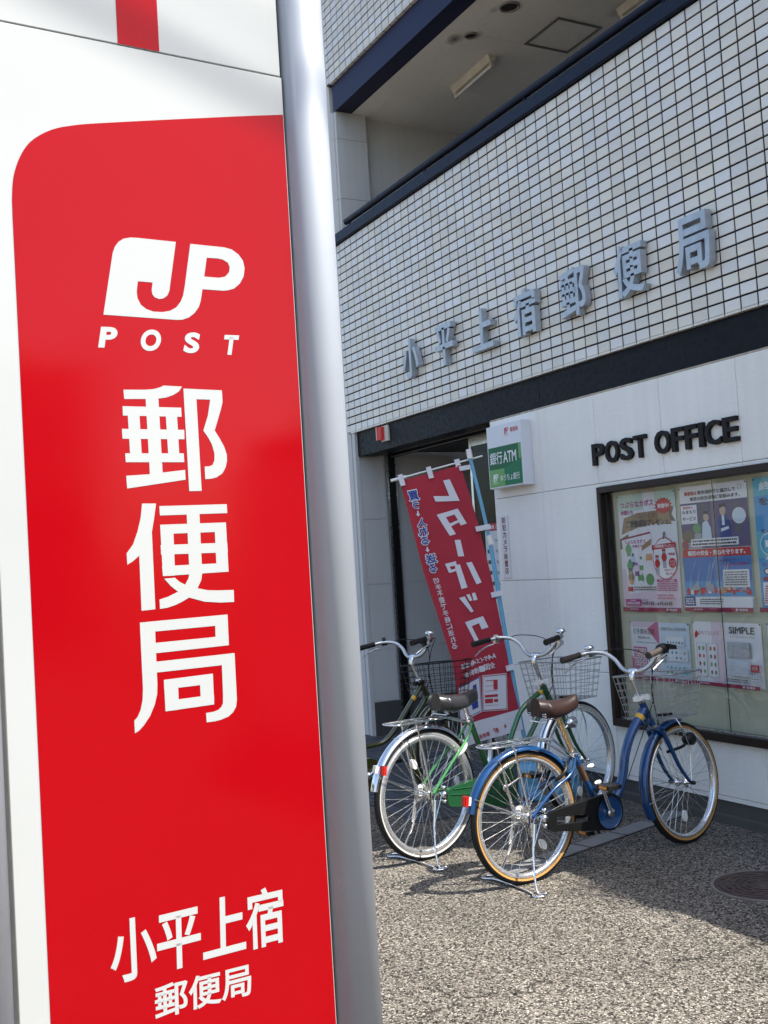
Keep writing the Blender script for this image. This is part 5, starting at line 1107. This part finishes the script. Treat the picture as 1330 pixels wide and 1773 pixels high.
bicycle(dict(r=.330, wb=1.120, frame=olive_p, headT=(.890, .790), headB=(.955, .672), steer=R(10), side=grey_side, rim_w=.018, refl=2.0, bb=(.455, .285), clamp=(.325, .660),
    tubes=[([(.905, .765), (.80, .64), (.70, .52), (.62, .455), (.52, .440), (.405, .445)], .0150), ([(.945, .700), (.86, .60), (.76, .49), (.68, .39), (.60, .33), (.48, .29)], .0160)],
    fender=olive_p, rack_z=.70, saddle=(.225, .775, .285), saddle_m=mat('black_saddle', (.022, .022, .023), .28, coat=.3), case_r=.10, case_m=olive_p,
    crank=R(30), stem=(.845, .935), grip_m=black_pl, bell=-1, blacklever=True, basket=(.885, 1.195, .665, .890), basket_m=black_pl,
    lamp=(1.02, .560, -.075), lamp_m=black_pl, sticker=((.835, .682), (.850, .700), .0156)),
    'olive bicycle with black wire basket, farthest left and partly hidden by the silver post', (2.93, -1.97, 0), R(91), GRP)

# ------------------------------------------------------------------ across the street, seen only as reflections in glass and sign
hs_ = thing('neighbour_house', 'plain two storey house across the street mirrored in the glossy sign', 'house', (34, -4.5, 0))
hw = mat('house_render', (.20, .18, .16), .8, var=.1); MB().box(-4, 4, -7, 9, 0, 6.6).build('wall', hw, hs_)
q = MB(); q.add([(-4.6, -7.6, 6.6), (4.6, -7.6, 6.6), (4.6, 9.6, 6.6), (-4.6, 9.6, 6.6), (0, -4, 8.6), (0, 6, 8.6)], [(0, 1, 4), (1, 2, 5, 4), (2, 3, 5), (3, 0, 4, 5), (0, 3, 2, 1)]); q.build('roof', mat('roof_tile_grey', (.07, .07, .08), .6), hs_)
for y in (-5, -1, 3, 7):
    for z in (1.0, 3.7): MB().box(-4.03, -4.001, y - .8, y + .8, z, z + 1.2).build('window', mat('window_dark', (.05, .06, .07), .1), hs_)

rh = thing('row_house', 'row of plain houses on the far side of the street mirrored in the window glass', 'house', (-6, -19, 0))
MB().box(-16, 12, -6, 0, 0, 4.6).build('wall', mat('row_render', (.28, .27, .25), .8, var=.1), rh)
q = MB(); q.add([(-16.5, -6.5, 4.6), (12.5, -6.5, 4.6), (12.5, .5, 4.6), (-16.5, .5, 4.6), (-13, -3, 6.2), (9, -3, 6.2)], [(0, 1, 5, 4), (1, 2, 5), (2, 3, 4, 5), (3, 0, 4), (0, 3, 2, 1)]); q.build('roof', MATS['roof_tile_grey'], rh)
for k in range(8):
    for z in (1.0, 3.1): MB().box(-15 + k * 3.3, -13.4 + k * 3.3, .001, .03, z, z + 1.3).build('window', MATS['window_dark'], rh)

cb = thing('overhead_cable', 'thick black overhead cable whose soft shadow crosses the top of the sign', 'cable', (9.962, -1.241, 8.522))
MB().tube([(0.1131 * k, 0.9936 * k, .0008 * k * k) for k in list(range(-14, 2)) + [1.31]], .019, 8).build('cable', rubber, cb)
MB().tube([(0.1131 * k, 0.9936 * k, .0008 * k * k + .16) for k in list(range(-14, 2)) + [1.31]], .006, 6).build('messenger_wire', rubber, cb)

ms = thing('service_mast', 'grey steel mast on the low roof carrying the overhead cable', 'mast', (10.110, 0.060, H_WING + .05))
MB().tube([(0, 0, 0), (0, 0, 6.15)], [.05, .035], 12).build('pole', alu, ms); MB().box(-.14, .14, -.14, .14, 0, .02).build('base_plate', alu, ms)
